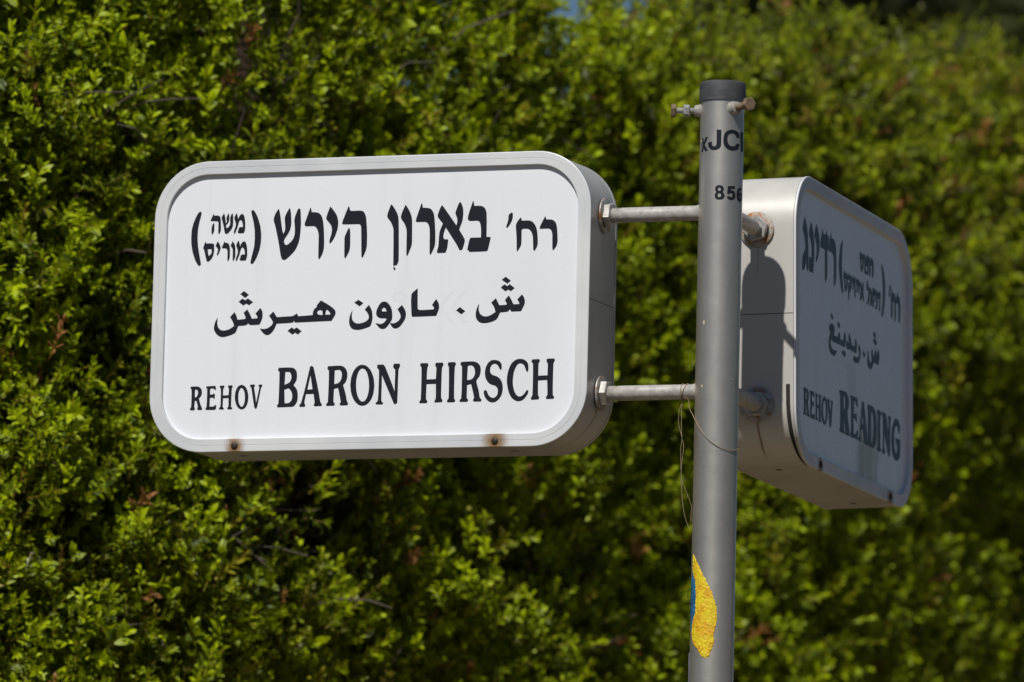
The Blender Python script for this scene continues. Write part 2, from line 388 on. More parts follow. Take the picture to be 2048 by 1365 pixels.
GLYPHS = {
 'h_note': [
  "617 3146 632 3139 635 3122 633 3109 628 3088 623 3068 605 2999 591 2915 588 2801 598 2693 617 2593 641 2485 643 2475 645 2464 644 2453 640 2446 634 2440 628 2434 609 2441 598 2455 583 2477 569 2501 554 2533 538 2576 524 2618 503 2718 498 2819 503 2911 521 2988 555 3071 569 3097 584 3122 595 3137 602 3141 610 3144",
  "1350 3150 1359 3142 1369 3135 1377 3126 1391 3106 1409 3073 1425 3040 1461 2931 1476 2823 1474 2716 1455 2616 1417 2517 1401 2490 1384 2464 1373 2449 1354 2440 1339 2454 1337 2463 1338 2473 1338 2483 1343 2506 1351 2544 1360 2582 1381 2673 1387 2780 1382 2886 1364 2986 1351 3033 1337 3081 1329 3110 1329 3120 1330 3129 1331 3139",
  "803 3114 813 3089 826 3090 848 3090 866 3089 875 3086 885 3081 893 3074 898 3065 902 3055 904 3046 907 3005 910 2940 911 2899 909 2890 907 2880 903 2872 898 2861 892 2852 885 2842 875 2858 874 2896 874 2961 873 2999 864 3013 771 3018 763 3030",
  "804 2997 816 2979 818 2955 818 2914 817 2886 814 2876 810 2866 805 2859 801 2853 797 2847 791 2840 782 2852 780 2870 779 2903 781 2934 787 2958 796 2981",
  "946 3114 953 3104 957 3098 960 3091 966 3060 975 3010 978 2981 981 2987 988 2996 991 3005 990 3018 985 3032 982 3043 984 3059 990 3074 1000 3096 1010 3114 1020 3092 1022 3077 1023 3054 1022 3034 1021 3021 1018 3008 1014 2995 1003 2981 989 2967 981 2954 981 2943 985 2930 987 2924 1002 2924 1010 2930 1021 2940 1030 2951 1035 2963 1037 2975 1039 2988 1037 3007 1034 3033 1035 3058 1043 3079 1053 3099 1063 3114 1069 3105 1073 3098 1075 3091 1077 3067 1079 3028 1080 2994 1079 2973 1077 2952 1072 2932 1065 2916 1056 2901 1046 2886 1033 2873 1020 2860 1009 2852 1002 2848 995 2845 987 2842 968 2854 961 2878 953 2919 944 2959 934 2992 924 3025 919 3044 918 3052 917 3061 918 3069 925 3082 936 3099",
  "1122 3114 1134 3094 1149 3031 1151 3042 1155 3057 1162 3070 1171 3082 1181 3092 1191 3102 1201 3099 1210 3097 1219 3092 1227 3082 1233 3067 1237 3052 1242 3032 1245 3007 1248 2982 1249 2955 1250 2928 1248 2905 1245 2885 1239 2866 1235 2854 1223 2848 1205 2848 1176 2848 1157 2850 1145 2862 1150 2878 1157 2901 1162 2917 1175 2930 1187 2930 1204 2929 1217 2929 1216 2940 1215 2954 1213 2967 1210 2981 1205 2995 1200 3005 1196 3012 1190 3018 1185 3022 1180 3020 1174 3017 1168 3013 1163 3004 1158 2990 1154 2976 1142 2923 1128 2892 1108 2844 1092 2850 1092 2859 1092 2870 1093 2880 1098 2895 1106 2914 1112 2933 1116 2948 1118 2963 1117 2978 1113 2994 1107 3010 1101 3023 1098 3032 1094 3042 1092 3052 1099 3071 1111 3096",
  "1160 2755 1172 2735 1187 2673 1189 2684 1193 2698 1199 2712 1209 2723 1219 2734 1229 2743 1239 2741 1248 2739 1257 2734 1264 2723 1270 2708 1275 2694 1280 2674 1283 2649 1286 2624 1287 2597 1288 2570 1286 2547 1282 2527 1277 2507 1273 2496 1261 2490 1243 2490 1214 2490 1195 2492 1183 2503 1188 2520 1194 2543 1200 2559 1213 2571 1225 2572 1242 2571 1255 2570 1254 2581 1253 2595 1251 2609 1248 2623 1243 2636 1238 2647 1233 2653 1228 2659 1223 2664 1218 2662 1212 2658 1206 2655 1201 2645 1196 2632 1192 2618 1179 2564 1166 2534 1145 2486 1130 2492 1130 2501 1130 2511 1131 2521 1136 2536 1144 2556 1150 2575 1153 2589 1156 2604 1155 2619 1151 2636 1145 2652 1139 2665 1136 2674 1132 2683 1130 2693 1137 2712 1149 2737",
  "701 2754 712 2728 737 2727 778 2727 804 2725 810 2721 816 2717 823 2712 825 2633 823 2612 820 2592 815 2572 807 2553 798 2534 787 2518 773 2505 757 2493 745 2485 725 2496 719 2511 713 2535 706 2559 683 2650 672 2655 672 2662 671 2669 672 2676 678 2697 690 2729|735 2652 786 2651 787 2644 789 2635 790 2627 790 2615 788 2602 784 2590 774 2579 760 2570 752 2563 743 2590",
  "871 2754 883 2737 892 2724 900 2709 906 2697 911 2683 914 2670 913 2656 911 2643 907 2630 901 2614 894 2597 888 2584 882 2577 877 2569 869 2561 863 2579 866 2592 872 2611 876 2625 878 2633 878 2640 877 2647 870 2659 858 2675 851 2685 843 2694",
  "968 2753 975 2731 982 2730 993 2730 1004 2727 1015 2722 1024 2715 1031 2706 1037 2689 1041 2666 1044 2643 1046 2612 1047 2576 1047 2551 1045 2537 1041 2524 1037 2512 1021 2482 1016 2492 1014 2499 1013 2506 1012 2537 1013 2587 1011 2621 1008 2632 1003 2643 999 2650 988 2655 975 2656 955 2657 941 2658 930 2668",
  "1080 2748 1092 2731 1102 2717 1109 2704 1113 2693 1116 2683 1118 2672 1121 2638 1122 2584 1122 2549 1119 2537 1115 2525 1111 2514 1093 2484 1086 2504 1086 2539 1085 2601 1083 2642 1077 2654 1069 2667 1063 2675 1052 2690",
 ],
 'h_name': [
  "1707 3154 1714 3143 1717 3135 1721 3127 1726 3105 1733 3068 1740 3030 1765 2877 1782 2823 1786 2834 1794 2847 1800 2861 1804 2876 1806 2891 1806 2906 1805 2929 1801 2957 1799 2982 1797 3002 1795 3021 1797 3040 1803 3061 1812 3079 1821 3098 1857 3160 1864 3151 1868 3145 1871 3138 1875 3122 1880 3097 1883 3072 1889 2988 1889 2965 1888 2941 1885 2918 1881 2898 1875 2877 1867 2857 1850 2827 1827 2793 1812 2771 1806 2761 1800 2751 1796 2741 1794 2730 1795 2719 1798 2708 1803 2698 1810 2688 1816 2681 1822 2680 1829 2679 1836 2679 1848 2685 1866 2698 1882 2711 1897 2726 1910 2742 1921 2759 1929 2776 1935 2793 1939 2811 1941 2837 1941 2870 1939 2902 1936 2936 1932 2969 1930 2994 1931 3010 1933 3025 1937 3041 1948 3073 1964 3115 1975 3140 1992 3153 2009 3139 2012 3123 2015 3100 2017 3076 2024 2946 2018 2824 2014 2788 2009 2752 2001 2717 1990 2685 1977 2653 1963 2625 1949 2604 1933 2584 1915 2565 1886 2537 1850 2507 1828 2491 1819 2487 1809 2484 1799 2483 1790 2486 1781 2490 1773 2496 1765 2510 1758 2529 1752 2548 1718 2724 1672 2909 1662 2940 1652 2971 1645 2994 1643 3007 1643 3020 1644 3033 1649 3051 1657 3073 1667 3095 1680 3116 1695 3137",
  "2149 3162 2159 3141 2168 3097 2187 3097 2211 3096 2231 3093 2246 3090 2260 3086 2273 3079 2287 3067 2298 3053 2308 3038 2317 3018 2324 2993 2330 2968 2344 2861 2352 2708 2352 2677 2351 2645 2349 2616 2344 2593 2338 2570 2330 2548 2317 2521 2301 2495 2289 2478 2276 2496 2274 2570 2274 2704 2273 2786 2271 2804 2268 2822 2263 2839 2256 2859 2247 2878 2238 2892 2229 2901 2218 2908 2207 2913 2172 2915 2120 2914 2088 2914 2076 2928 2075 2937 2075 2949 2077 2960 2084 2981 2096 3012 2107 3044",
  "2422 3164 2442 3146 2457 3129 2480 3101 2501 3071 2514 3049 2524 3025 2532 3001 2536 2981 2539 2960 2539 2939 2538 2913 2534 2884 2528 2855 2502 2779 2489 2754 2475 2729 2463 2711 2453 2700 2443 2689 2432 2679 2427 2690 2423 2698 2421 2706 2423 2719 2427 2736 2432 2753 2439 2775 2447 2803 2452 2828 2454 2845 2454 2863 2452 2880 2449 2896 2443 2911 2435 2925 2416 2950 2388 2981 2372 3000 2371 3007 2371 3014 2371 3021 2375 3035 2382 3059 2390 3082",
  "2676 3164 2683 3155 2686 3149 2690 3142 2692 3131 2695 3117 2699 3108 2702 3104 2708 3100 2713 3098 2745 3097 2800 3099 2838 3099 2851 3097 2864 3094 2876 3089 2888 3079 2898 3066 2906 3052 2914 3034 2920 3012 2924 2990 2936 2875 2943 2769 2942 2639 2939 2616 2934 2593 2928 2570 2914 2538 2898 2505 2886 2483 2871 2499 2867 2597 2861 2774 2857 2877 2853 2891 2849 2905 2844 2914 2829 2923 2771 2924 2667 2924 2607 2925 2592 2937 2593 2945 2594 2953 2596 2961 2604 2984 2619 3022 2634 3060",
  "2693 2879 2698 2870 2701 2863 2704 2855 2707 2828 2710 2778 2711 2729 2712 2690 2712 2651 2710 2622 2708 2604 2703 2586 2698 2569 2683 2539 2663 2504 2649 2481 2636 2498 2633 2563 2631 2678 2630 2747 2632 2757 2634 2768 2638 2778 2650 2806 2668 2846 2680 2869",
  "3260 3169 3270 3162 3276 3158 3282 3152 3295 3134 3317 3103 3335 3073 3346 3052 3356 3030 3363 3007 3368 2983 3370 2958 3372 2934 3377 2798 3383 2573 3385 2445 3383 2430 3379 2416 3375 2404 3371 2395 3366 2386 3361 2376 3312 2369 3310 2496 3306 2713 3302 2838 3298 2855 3294 2871 3288 2887 3281 2903 3274 2920 3265 2935 3249 2957 3229 2981 3216 2997 3214 3004 3213 3012 3212 3019 3213 3030 3216 3045 3219 3060",
  "3314 2362 3346 2334 3333 2305 3326 2315 3321 2322 3318 2329 3315 2338 3314 2348",
  "3458 3155 3467 3147 3473 3141 3479 3134 3491 3117 3508 3089 3524 3060 3535 3035 3544 3009 3550 2986 3554 2967 3555 2948 3557 2929 3562 2662 3553 2613 3503 2490 3488 2510 3487 2587 3486 2724 3485 2809 3482 2828 3478 2847 3472 2866 3465 2885 3456 2904 3445 2922 3431 2942 3415 2961 3405 2976 3402 2986 3400 2996 3400 3006 3403 3022 3409 3042 3416 3063",
  "3680 3177 3693 3147 3698 3112 3718 3111 3746 3110 3768 3107 3782 3104 3795 3100 3808 3093 3820 3083 3831 3069 3840 3055 3848 3036 3854 3015 3859 2993 3868 2912 3878 2775 3880 2670 3878 2645 3875 2621 3869 2597 3854 2561 3833 2520 3818 2494 3812 2504 3808 2511 3806 2518 3804 2598 3802 2739 3799 2825 3797 2841 3793 2857 3788 2873 3782 2888 3774 2902 3766 2913 3758 2919 3748 2923 3738 2926 3703 2928 3650 2927 3617 2928 3604 2943 3614 2984",
  "3957 3138 3974 3125 4024 3059 4113 2939 4163 2870 4165 2880 4170 2892 4173 2904 4174 2921 4174 2940 4171 2960 4163 2983 4152 3008 4145 3025 4146 3034 4147 3042 4149 3050 4160 3079 4177 3126 4189 3154 4195 3161 4200 3167 4209 3174 4217 3163 4223 3154 4229 3145 4236 3128 4244 3104 4250 3079 4253 3052 4254 3025 4253 2998 4251 2974 4248 2949 4243 2925 4233 2892 4217 2853 4203 2815 4232 2768 4263 2720 4279 2693 4282 2683 4283 2673 4283 2663 4281 2650 4277 2634 4273 2619 4253 2553 4217 2545 4169 2629 4019 2847 4000 2795 3995 2775 3991 2755 3989 2739 3989 2728 3990 2718 3994 2709 3999 2703 4006 2698 4013 2695 4025 2694 4040 2694 4054 2694 4056 2673 4054 2650 4050 2610 4044 2576 4039 2558 4031 2540 4024 2520 3913 2519 3905 2536 3908 2552 3916 2579 3923 2605 3927 2693 3929 2728 3931 2762 3935 2790 3940 2809 3947 2828 3955 2846 3978 2899 3955 2926 3925 2961 3909 2982 3906 2989 3904 2997 3903 3004 3908 3023 3917 3053 3927 3081",
  "4384 3186 4395 3156 4401 3116 4426 3116 4463 3116 4491 3114 4505 3110 4518 3105 4531 3097 4542 3087 4551 3076 4558 3063 4564 3046 4569 3026 4572 3006 4577 2893 4578 2711 4631 2708 4634 2690 4626 2652 4611 2585 4601 2545 4597 2538 4592 2531 4585 2526 4521 2523 4412 2522 4346 2522 4338 2546 4325 2542 4319 2553 4325 2587 4337 2646 4346 2683 4351 2691 4357 2698 4364 2706 4502 2706 4503 2774 4501 2805 4498 2837 4494 2862 4490 2880 4484 2897 4476 2910 4467 2916 4456 2920 4444 2923 4414 2923 4371 2921 4342 2923 4331 2929 4323 2937 4318 2947 4316 2959 4317 2970 4319 2981 4336 3045",
 ],
 'h_street': [
  "4917 3018 4928 3003 4929 2992 4930 2975 4929 2959 4927 2942 4923 2925 4917 2909 4907 2888 4894 2865 4883 2848 4873 2836 4863 2826 4856 2818 4843 2824 4844 2831 4844 2838 4845 2845 4849 2859 4857 2880 4863 2900 4870 2942 4870 2956 4870 2970 4873 2983 4878 2992 4886 2999 4894 3005 4901 3010 4908 3014",
  "5035 2950 5046 2935 5048 2927 5051 2916 5053 2908 5078 2908 5120 2908 5151 2907 5164 2904 5178 2899 5191 2893 5204 2883 5215 2872 5225 2860 5235 2845 5245 2828 5252 2810 5259 2788 5264 2765 5268 2741 5276 2655 5276 2633 5276 2611 5274 2593 5271 2580 5267 2568 5262 2556 5252 2540 5241 2523 5231 2510 5218 2524 5215 2566 5211 2642 5207 2693 5204 2710 5199 2726 5193 2742 5187 2755 5180 2767 5171 2778 5161 2787 5151 2794 5139 2799 5119 2801 5094 2802 5076 2800 5068 2798 5060 2794 5054 2791 5054 2744 5055 2662 5054 2611 5052 2601 5049 2590 5045 2580 5033 2558 5015 2529 5001 2509 4993 2527 4991 2568 4989 2646 4985 2712 4974 2822 4973 2833 4973 2843 4974 2854 4978 2866 4983 2879 4990 2891 5003 2911 5022 2934",
  "5368 2957 5378 2941 5380 2933 5382 2922 5384 2914 5400 2914 5427 2913 5447 2912 5459 2909 5470 2905 5481 2900 5492 2892 5503 2882 5512 2871 5519 2857 5524 2842 5528 2826 5532 2804 5535 2775 5538 2746 5544 2654 5544 2637 5543 2621 5541 2604 5537 2590 5532 2575 5526 2561 5514 2543 5499 2526 5489 2513 5476 2526 5474 2577 5472 2667 5470 2723 5468 2735 5465 2748 5461 2759 5455 2769 5449 2779 5441 2786 5434 2790 5426 2793 5417 2795 5386 2796 5336 2795 5306 2794 5296 2807 5307 2839",
 ],
 'a_name': [
  "898 1755 899 1726 898 1699 899 1675 903 1656 908 1638 916 1622 926 1610 937 1600 949 1592 964 1587 980 1585 996 1585 1016 1587 1039 1591 1061 1598 1086 1610 1112 1626 1133 1639 1128 1657 1121 1677 1113 1695 1102 1716 1089 1736 1074 1758 1132 1821 1143 1804 1152 1791 1160 1777 1167 1758 1174 1738 1180 1720 1284 1729 1290 1746 1285 1760 1274 1784 1261 1810 1310 1854 1344 1799 1379 1729 1454 1734 1454 1741 1454 1750 1452 1759 1446 1770 1436 1782 1425 1796 1492 1868 1503 1851 1512 1837 1520 1822 1524 1802 1526 1780 1526 1758 1524 1740 1519 1722 1513 1704 1505 1686 1496 1668 1486 1650 1443 1648 1389 1646 1355 1648 1343 1655 1335 1663 1328 1670 1321 1663 1311 1654 1300 1647 1269 1642 1224 1640 1192 1639 1175 1596 1168 1581 1162 1565 1152 1551 1133 1539 1109 1529 1085 1521 1053 1511 1018 1503 989 1499 969 1500 949 1504 930 1511 911 1523 894 1537 880 1553 869 1569 860 1586 854 1604 852 1619 853 1635 855 1650 859 1667 864 1685 870 1703",
  "1259 2093 1327 2042 1276 2002 1208 2055",
  "1238 1996 1279 1972 1314 1996 1389 1946 1334 1906 1293 1929 1255 1903 1187 1955",
  "1672 1817 1701 1778 1725 1742 1884 1749 1903 1749 1922 1749 1940 1752 1961 1760 1982 1773 2002 1784 2020 1747 2221 1758 2221 1766 2221 1777 2222 1787 2225 1801 2230 1817 2238 1832 2251 1845 2266 1856 2274 1862 2271 1879 2283 1895 2305 1920 2328 1946 2420 1895 2478 1858 2497 1843 2515 1826 2527 1812 2532 1801 2535 1790 2536 1779 2534 1766 2530 1754 2525 1743 2514 1725 2499 1701 2483 1676 1979 1665 1964 1686 1960 1681 1953 1672 1944 1666 1886 1661 1787 1658 1723 1656 1717 1639 1710 1620 1701 1602 1690 1583 1678 1564 1665 1549 1653 1537 1640 1526 1627 1518 1614 1514 1601 1511 1587 1512 1572 1517 1559 1524 1547 1533 1530 1550 1510 1574 1491 1600 1516 1596 1536 1592 1556 1592 1575 1595 1594 1600 1612 1608 1629 1618 1645 1630 1657 1642 1664 1652 1669 1664 1674 1675 1650 1718 1616 1761|2326 1819 2335 1817 2344 1812 2352 1808 2359 1759 2354 1758 2345 1756 2337 1756 2323 1758 2305 1762 2292 1765 2280 1785 2283 1794 2286 1803 2291 1809 2301 1815 2314 1819|2407 1821 2413 1819 2421 1818 2428 1815 2441 1802 2456 1783 2464 1771 2464 1761 2395 1757 2398 1786",
  "1933 1603 1969 1581 2005 1602 2072 1551 2022 1510 1983 1533 1946 1510 1878 1561",
  "2767 1806 2765 1780 2761 1760 2760 1740 2761 1719 2764 1698 2772 1679 2784 1663 2800 1650 2817 1640 2836 1635 2855 1634 2875 1635 2897 1639 2918 1644 2939 1652 2959 1662 2977 1675 2989 1687 2993 1698 2995 1710 2994 1722 2990 1737 2983 1754 2974 1770 2963 1784 2950 1797 2936 1812 2991 1872 3004 1854 3014 1838 3023 1821 3032 1801 3038 1780 3042 1758 3045 1734 3046 1709 3045 1684 3041 1658 3035 1633 3029 1615 3024 1606 3018 1597 3009 1590 2987 1581 2952 1570 2918 1561 2891 1555 2865 1551 2838 1550 2815 1553 2791 1558 2771 1567 2756 1579 2745 1594 2736 1610 2730 1626 2726 1643 2725 1661 2725 1682 2727 1706 2732 1729 2741 1755 2752 1780",
  "2847 1941 2914 1897 2865 1855 2788 1906",
  "3201 1911 3219 1908 3235 1901 3250 1891 3267 1874 3284 1852 3298 1827 3307 1803 3313 1777 3316 1752 3318 1726 3317 1700 3313 1677 3305 1659 3294 1643 3282 1628 3267 1606 3248 1582 3232 1567 3220 1560 3206 1556 3192 1555 3177 1556 3163 1560 3150 1566 3132 1582 3110 1606 3087 1634 3117 1628 3141 1621 3163 1620 3181 1625 3198 1634 3213 1645 3226 1660 3236 1677 3242 1687 3214 1692 3195 1693 3170 1694 3148 1697 3132 1704 3118 1712 3106 1724 3098 1738 3094 1754 3094 1769 3097 1790 3105 1814 3116 1838 3127 1858 3140 1878 3154 1893 3168 1902 3184 1909|3200 1833 3221 1820 3227 1809 3232 1793 3236 1781 3175 1783 3171 1809",
  "3445 1860 3459 1842 3471 1827 3481 1811 3490 1792 3498 1773 3502 1754 3504 1733 3502 1712 3498 1691 3488 1668 3475 1645 3460 1624 3446 1605 3431 1588 3415 1575 3400 1566 3385 1560 3368 1557 3353 1558 3339 1563 3326 1571 3312 1587 3297 1609 3284 1632 3303 1629 3318 1626 3333 1625 3350 1628 3367 1634 3383 1642 3398 1652 3411 1664 3421 1677 3427 1688 3431 1700 3432 1712 3430 1727 3423 1744 3416 1760 3407 1775 3397 1789 3386 1806",
  "3656 2071 3658 1983 3661 1868 3664 1806 3682 1789 3735 1788 3828 1791 3880 1793 3888 1812 3858 1852 3912 1927 3924 1909 3933 1895 3942 1880 3949 1861 3954 1842 3956 1823 3955 1806 3950 1789 3945 1773 3920 1708 3824 1706 3678 1703 3598 1703 3582 1713 3576 1780 3568 1904 3572 1993 3593 2023 3623 2046",
 ],
 'a_street': [
  "4239 1814 4313 1759 4261 1720 4188 1772",
  "4499 1851 4498 1823 4495 1798 4496 1774 4501 1752 4510 1731 4523 1713 4540 1701 4559 1691 4580 1686 4601 1685 4622 1688 4643 1693 4669 1705 4698 1723 4724 1739 4718 1760 4712 1782 4703 1804 4692 1823 4679 1841 4664 1862 4726 1917 4752 1867 4775 1825 4869 1829 4876 1844 4849 1890 4900 1949 4939 1887 4966 1833 5044 1834 5044 1852 5038 1862 5028 1877 5016 1894 5077 1957 5089 1944 5098 1932 5106 1919 5114 1901 5119 1879 5121 1856 5118 1837 5111 1819 5103 1801 5071 1741 4939 1739 4918 1771 4913 1763 4906 1752 4896 1743 4865 1737 4819 1733 4787 1731 4770 1692 4762 1676 4754 1660 4742 1645 4722 1632 4698 1622 4673 1613 4643 1606 4612 1601 4582 1599 4557 1600 4532 1604 4509 1614 4489 1629 4474 1648 4463 1669 4458 1687 4456 1707 4456 1725 4459 1748 4464 1771 4470 1793 4478 1812 4486 1830",
  "4851 2191 4924 2137 4877 2101 4800 2152",
  "4837 2094 4876 2068 4909 2094 4978 2041 4927 2002 4888 2024 4856 2001 4788 2052",
 ],
 'l_street': [
  "554 862 582 864 624 864 657 862 673 855 687 846 698 834 707 818 711 800 713 782 711 767 707 752 701 738 693 725 682 714 673 704 697 626 714 590 723 567 714 555 661 556 650 576 661 598 656 619 644 653 637 674 619 680 616 660 612 623 611 599 623 569 609 554 594 553 573 554 557 555 549 571 567 600 568 662 568 768 565 827 549 842|615 821 643 823 655 797 657 784 656 769 654 756 640 729 615 720",
  "774 862 896 867 905 843 906 810 882 819 873 833 826 831 825 754 839 755 856 755 865 756 876 768 893 759 894 696 874 705 866 715 825 710 824 597 844 598 866 598 881 600 900 617 917 617 916 600 914 577 911 562 897 554 864 554 809 555 775 555 765 570 781 596 784 660 785 769 783 830 768 845",
  "960 866 1019 869 1023 847 1008 825 1007 805 1007 770 1008 739 1083 742 1085 775 1087 811 1086 831 1072 846 1076 868 1133 870 1139 849 1127 830 1125 766 1123 653 1124 590 1139 575 1135 557 1077 556 1069 576 1086 593 1087 619 1085 667 1084 705 1009 702 1008 663 1007 616 1008 589 1025 569 1017 556 961 557 954 574 974 593 976 656 976 768 973 830 957 845",
  "1261 874 1298 861 1310 851 1321 838 1330 825 1338 809 1346 791 1351 772 1356 752 1359 732 1360 711 1360 690 1358 670 1355 650 1350 632 1344 614 1337 598 1328 585 1319 573 1307 563 1271 551 1234 565 1222 575 1212 587 1203 601 1194 617 1187 635 1181 653 1176 674 1173 694 1172 715 1172 735 1174 756 1177 776 1182 794 1188 812 1196 828 1204 841 1214 853 1225 862|1262 832 1279 823 1296 797 1300 785 1304 771 1308 756 1313 708 1310 660 1308 646 1305 632 1301 620 1286 594 1270 586 1253 595 1237 622 1232 634 1228 648 1225 662 1220 710 1222 758 1224 772 1227 786 1231 798 1246 824",
  "1383 872 1441 874 1449 856 1436 838 1442 799 1458 719 1470 635 1510 837 1494 852 1501 869 1545 872 1550 853 1535 833 1521 767 1499 649 1486 581 1469 553 1447 574 1432 645 1410 767 1396 836 1378 851",
 ],
 'l_name': [
  "1770 1083 1822 1084 1906 1085 1963 1081 1982 1072 1999 1059 2012 1043 2021 1024 2025 1004 2026 984 2027 961 2025 936 2019 912 2008 891 1994 872 1981 854 1996 838 2013 820 2027 800 2036 777 2042 752 2044 728 2045 699 2043 669 2036 641 2025 618 2010 596 1994 581 1979 575 1963 574 1947 573 1771 569 1758 591 1779 620 1782 729 1784 923 1782 1031 1759 1053|1864 1027 1924 1026 1932 1013 1941 999 1947 985 1950 967 1949 948 1946 930 1940 915 1932 901 1921 889 1902 878 1878 869 1858 860|1857 797 1916 815 1929 802 1943 787 1954 771 1962 749 1967 724 1968 701 1965 681 1959 661 1950 646 1940 636 1928 629 1914 623 1898 621 1880 622 1865 623",
  "2203 1089 2228 1100 2251 1081 2266 1031 2290 934 2314 837 2333 752 2351 667 2361 623 2382 598 2374 576 2279 574 2266 591 2280 620 2277 646 2269 692 2262 735 2158 734 2150 694 2142 653 2139 626 2142 614 2148 601 2152 590 2144 571 2074 570 2068 593 2076 601 2085 611 2092 621 2105 667 2128 753 2149 840|2213 978 2245 795 2175 792",
  "2450 1089 2498 1091 2576 1094 2630 1093 2650 1087 2669 1077 2685 1065 2698 1050 2708 1032 2715 1013 2720 990 2721 965 2720 941 2716 921 2710 902 2702 884 2691 868 2678 855 2666 842 2703 730 2712 691 2720 653 2726 630 2742 601 2734 579 2635 577 2625 599 2640 624 2630 671 2611 753 2597 806 2543 794 2541 744 2539 670 2540 626 2559 600 2553 577 2445 575 2437 595 2445 605 2455 616 2461 628 2465 736 2467 925 2465 1031 2442 1060|2546 1035 2614 1040 2624 1030 2634 1018 2641 1006 2645 988 2645 965 2643 944 2639 926 2633 910 2625 895 2617 885 2607 876 2597 869 2580 863 2560 859 2544 856",
  "2923 1099 2941 1097 2959 1092 2975 1085 2993 1074 3008 1061 3022 1046 3037 1028 3050 1007 3060 986 3071 962 3079 937 3086 912 3096 830 3090 749 3085 724 3078 699 3069 676 3059 655 3048 635 3035 618 3021 603 3006 591 2989 580 2973 574 2956 570 2938 568 2920 570 2903 575 2886 582 2869 593 2853 607 2839 621 2824 640 2812 660 2801 681 2790 705 2782 730 2775 755 2765 837 2771 919 2776 944 2783 968 2792 992 2802 1012 2813 1032 2827 1050 2840 1064 2855 1077 2872 1087 2888 1094 2905 1098|2928 1052 2955 1041 2964 1033 2973 1022 2981 1011 2989 996 2996 980 3002 963 3017 902 3023 835 3021 768 3009 707 3004 691 2998 674 2990 660 2983 649 2975 638 2966 631 2940 621 2912 632 2903 640 2895 651 2887 662 2879 677 2871 693 2865 710 2850 771 2844 838 2846 905 2858 966 2863 982 2870 999 2877 1013 2884 1024 2892 1035 2901 1043",
  "3130 1095 3212 1096 3237 1067 3267 1002 3323 875 3376 747 3375 861 3377 970 3375 1027 3368 1036 3357 1044 3349 1055 3347 1071 3351 1085 3354 1102 3434 1103 3443 1076 3438 1062 3429 1045 3422 1029 3419 912 3418 712 3416 601 3399 580 3370 586 3196 957 3197 823 3195 693 3197 628 3204 618 3214 608 3224 599 3212 579 3125 582 3118 604 3129 611 3140 620 3148 629 3154 733 3156 918 3154 1024 3146 1036 3134 1048 3126 1060",
 ],
 'l_name2': [
  "3724 1102 3818 1102 3830 1078 3827 1067 3821 1055 3817 1043 3814 1008 3812 946 3811 891 3935 893 3937 948 3939 1007 3939 1041 3934 1050 3926 1059 3921 1071 3922 1082 3926 1092 3931 1103 4025 1104 4035 1078 4030 1066 4023 1053 4017 1039 4014 999 4013 929 4013 860 4012 776 4013 691 4015 646 4021 636 4029 626 4034 616 4026 594 3931 591 3922 608 3928 618 3935 630 3940 643 3941 688 3939 767 3937 832 3811 830 3809 764 3808 685 3809 640 3814 628 3822 616 3829 605 3817 585 3725 586 3714 603 3721 612 3730 624 3736 637 3738 746 3738 937 3735 1045 3730 1055 3722 1064 3716 1075 3717 1084 3720 1093",
  "4103 1106 4192 1107 4205 1085 4202 1073 4195 1059 4190 1045 4188 937 4188 749 4191 643 4195 633 4202 623 4207 613 4199 590 4102 590 4092 610 4100 620 4109 632 4115 644 4116 751 4113 936 4109 1042 4104 1053 4097 1065 4092 1077 4094 1087 4098 1096",
  "4276 1107 4321 1109 4393 1111 4443 1110 4462 1106 4480 1100 4497 1091 4512 1079 4525 1065 4535 1050 4541 1029 4544 1007 4544 985 4541 961 4536 938 4528 916 4514 896 4498 879 4489 859 4494 823 4509 776 4523 733 4529 700 4534 668 4540 646 4547 635 4556 625 4565 616 4556 593 4460 593 4445 613 4452 622 4458 632 4462 642 4453 689 4431 768 4417 819 4363 807 4363 759 4362 687 4363 644 4369 634 4377 624 4382 614 4374 592 4275 592 4262 612 4271 621 4281 631 4287 641 4291 748 4290 936 4287 1043 4281 1055 4272 1067 4263 1078|4367 1050 4378 1054 4391 1059 4403 1060 4417 1058 4431 1052 4442 1044 4452 1030 4459 1013 4463 996 4466 977 4466 957 4463 939 4458 924 4450 909 4441 897 4431 888 4419 882 4407 877 4391 874 4375 873 4362 872",
  "4823 993 4803 1002 4795 1016 4784 1039 4771 1056 4759 1065 4746 1071 4732 1074 4718 1072 4704 1066 4693 1058 4683 1045 4676 1028 4672 1011 4670 995 4671 979 4676 964 4683 951 4694 940 4706 931 4724 924 4746 918 4768 910 4786 899 4802 885 4816 869 4829 849 4838 827 4844 805 4848 782 4849 759 4848 736 4844 709 4838 683 4827 658 4813 635 4795 615 4777 599 4761 589 4743 581 4724 577 4702 579 4680 584 4660 594 4644 606 4629 621 4617 637 4606 656 4598 676 4593 692 4591 702 4590 713 4592 723 4612 742 4632 728 4639 714 4647 693 4657 673 4670 660 4684 648 4698 640 4709 637 4721 636 4732 637 4745 643 4759 654 4770 666 4777 679 4780 694 4782 709 4783 725 4782 741 4778 756 4770 768 4760 780 4748 789 4728 797 4701 804 4675 815 4656 829 4640 846 4627 865 4616 884 4609 905 4604 925 4601 950 4602 977 4605 1004 4611 1028 4620 1051 4632 1072 4645 1090 4660 1105 4678 1116 4695 1122 4713 1123 4731 1123 4749 1121 4767 1117 4783 1111 4796 1104 4807 1094 4816 1083 4823 1068 4826 1053 4828 1038 4828 1022 4826 1007",
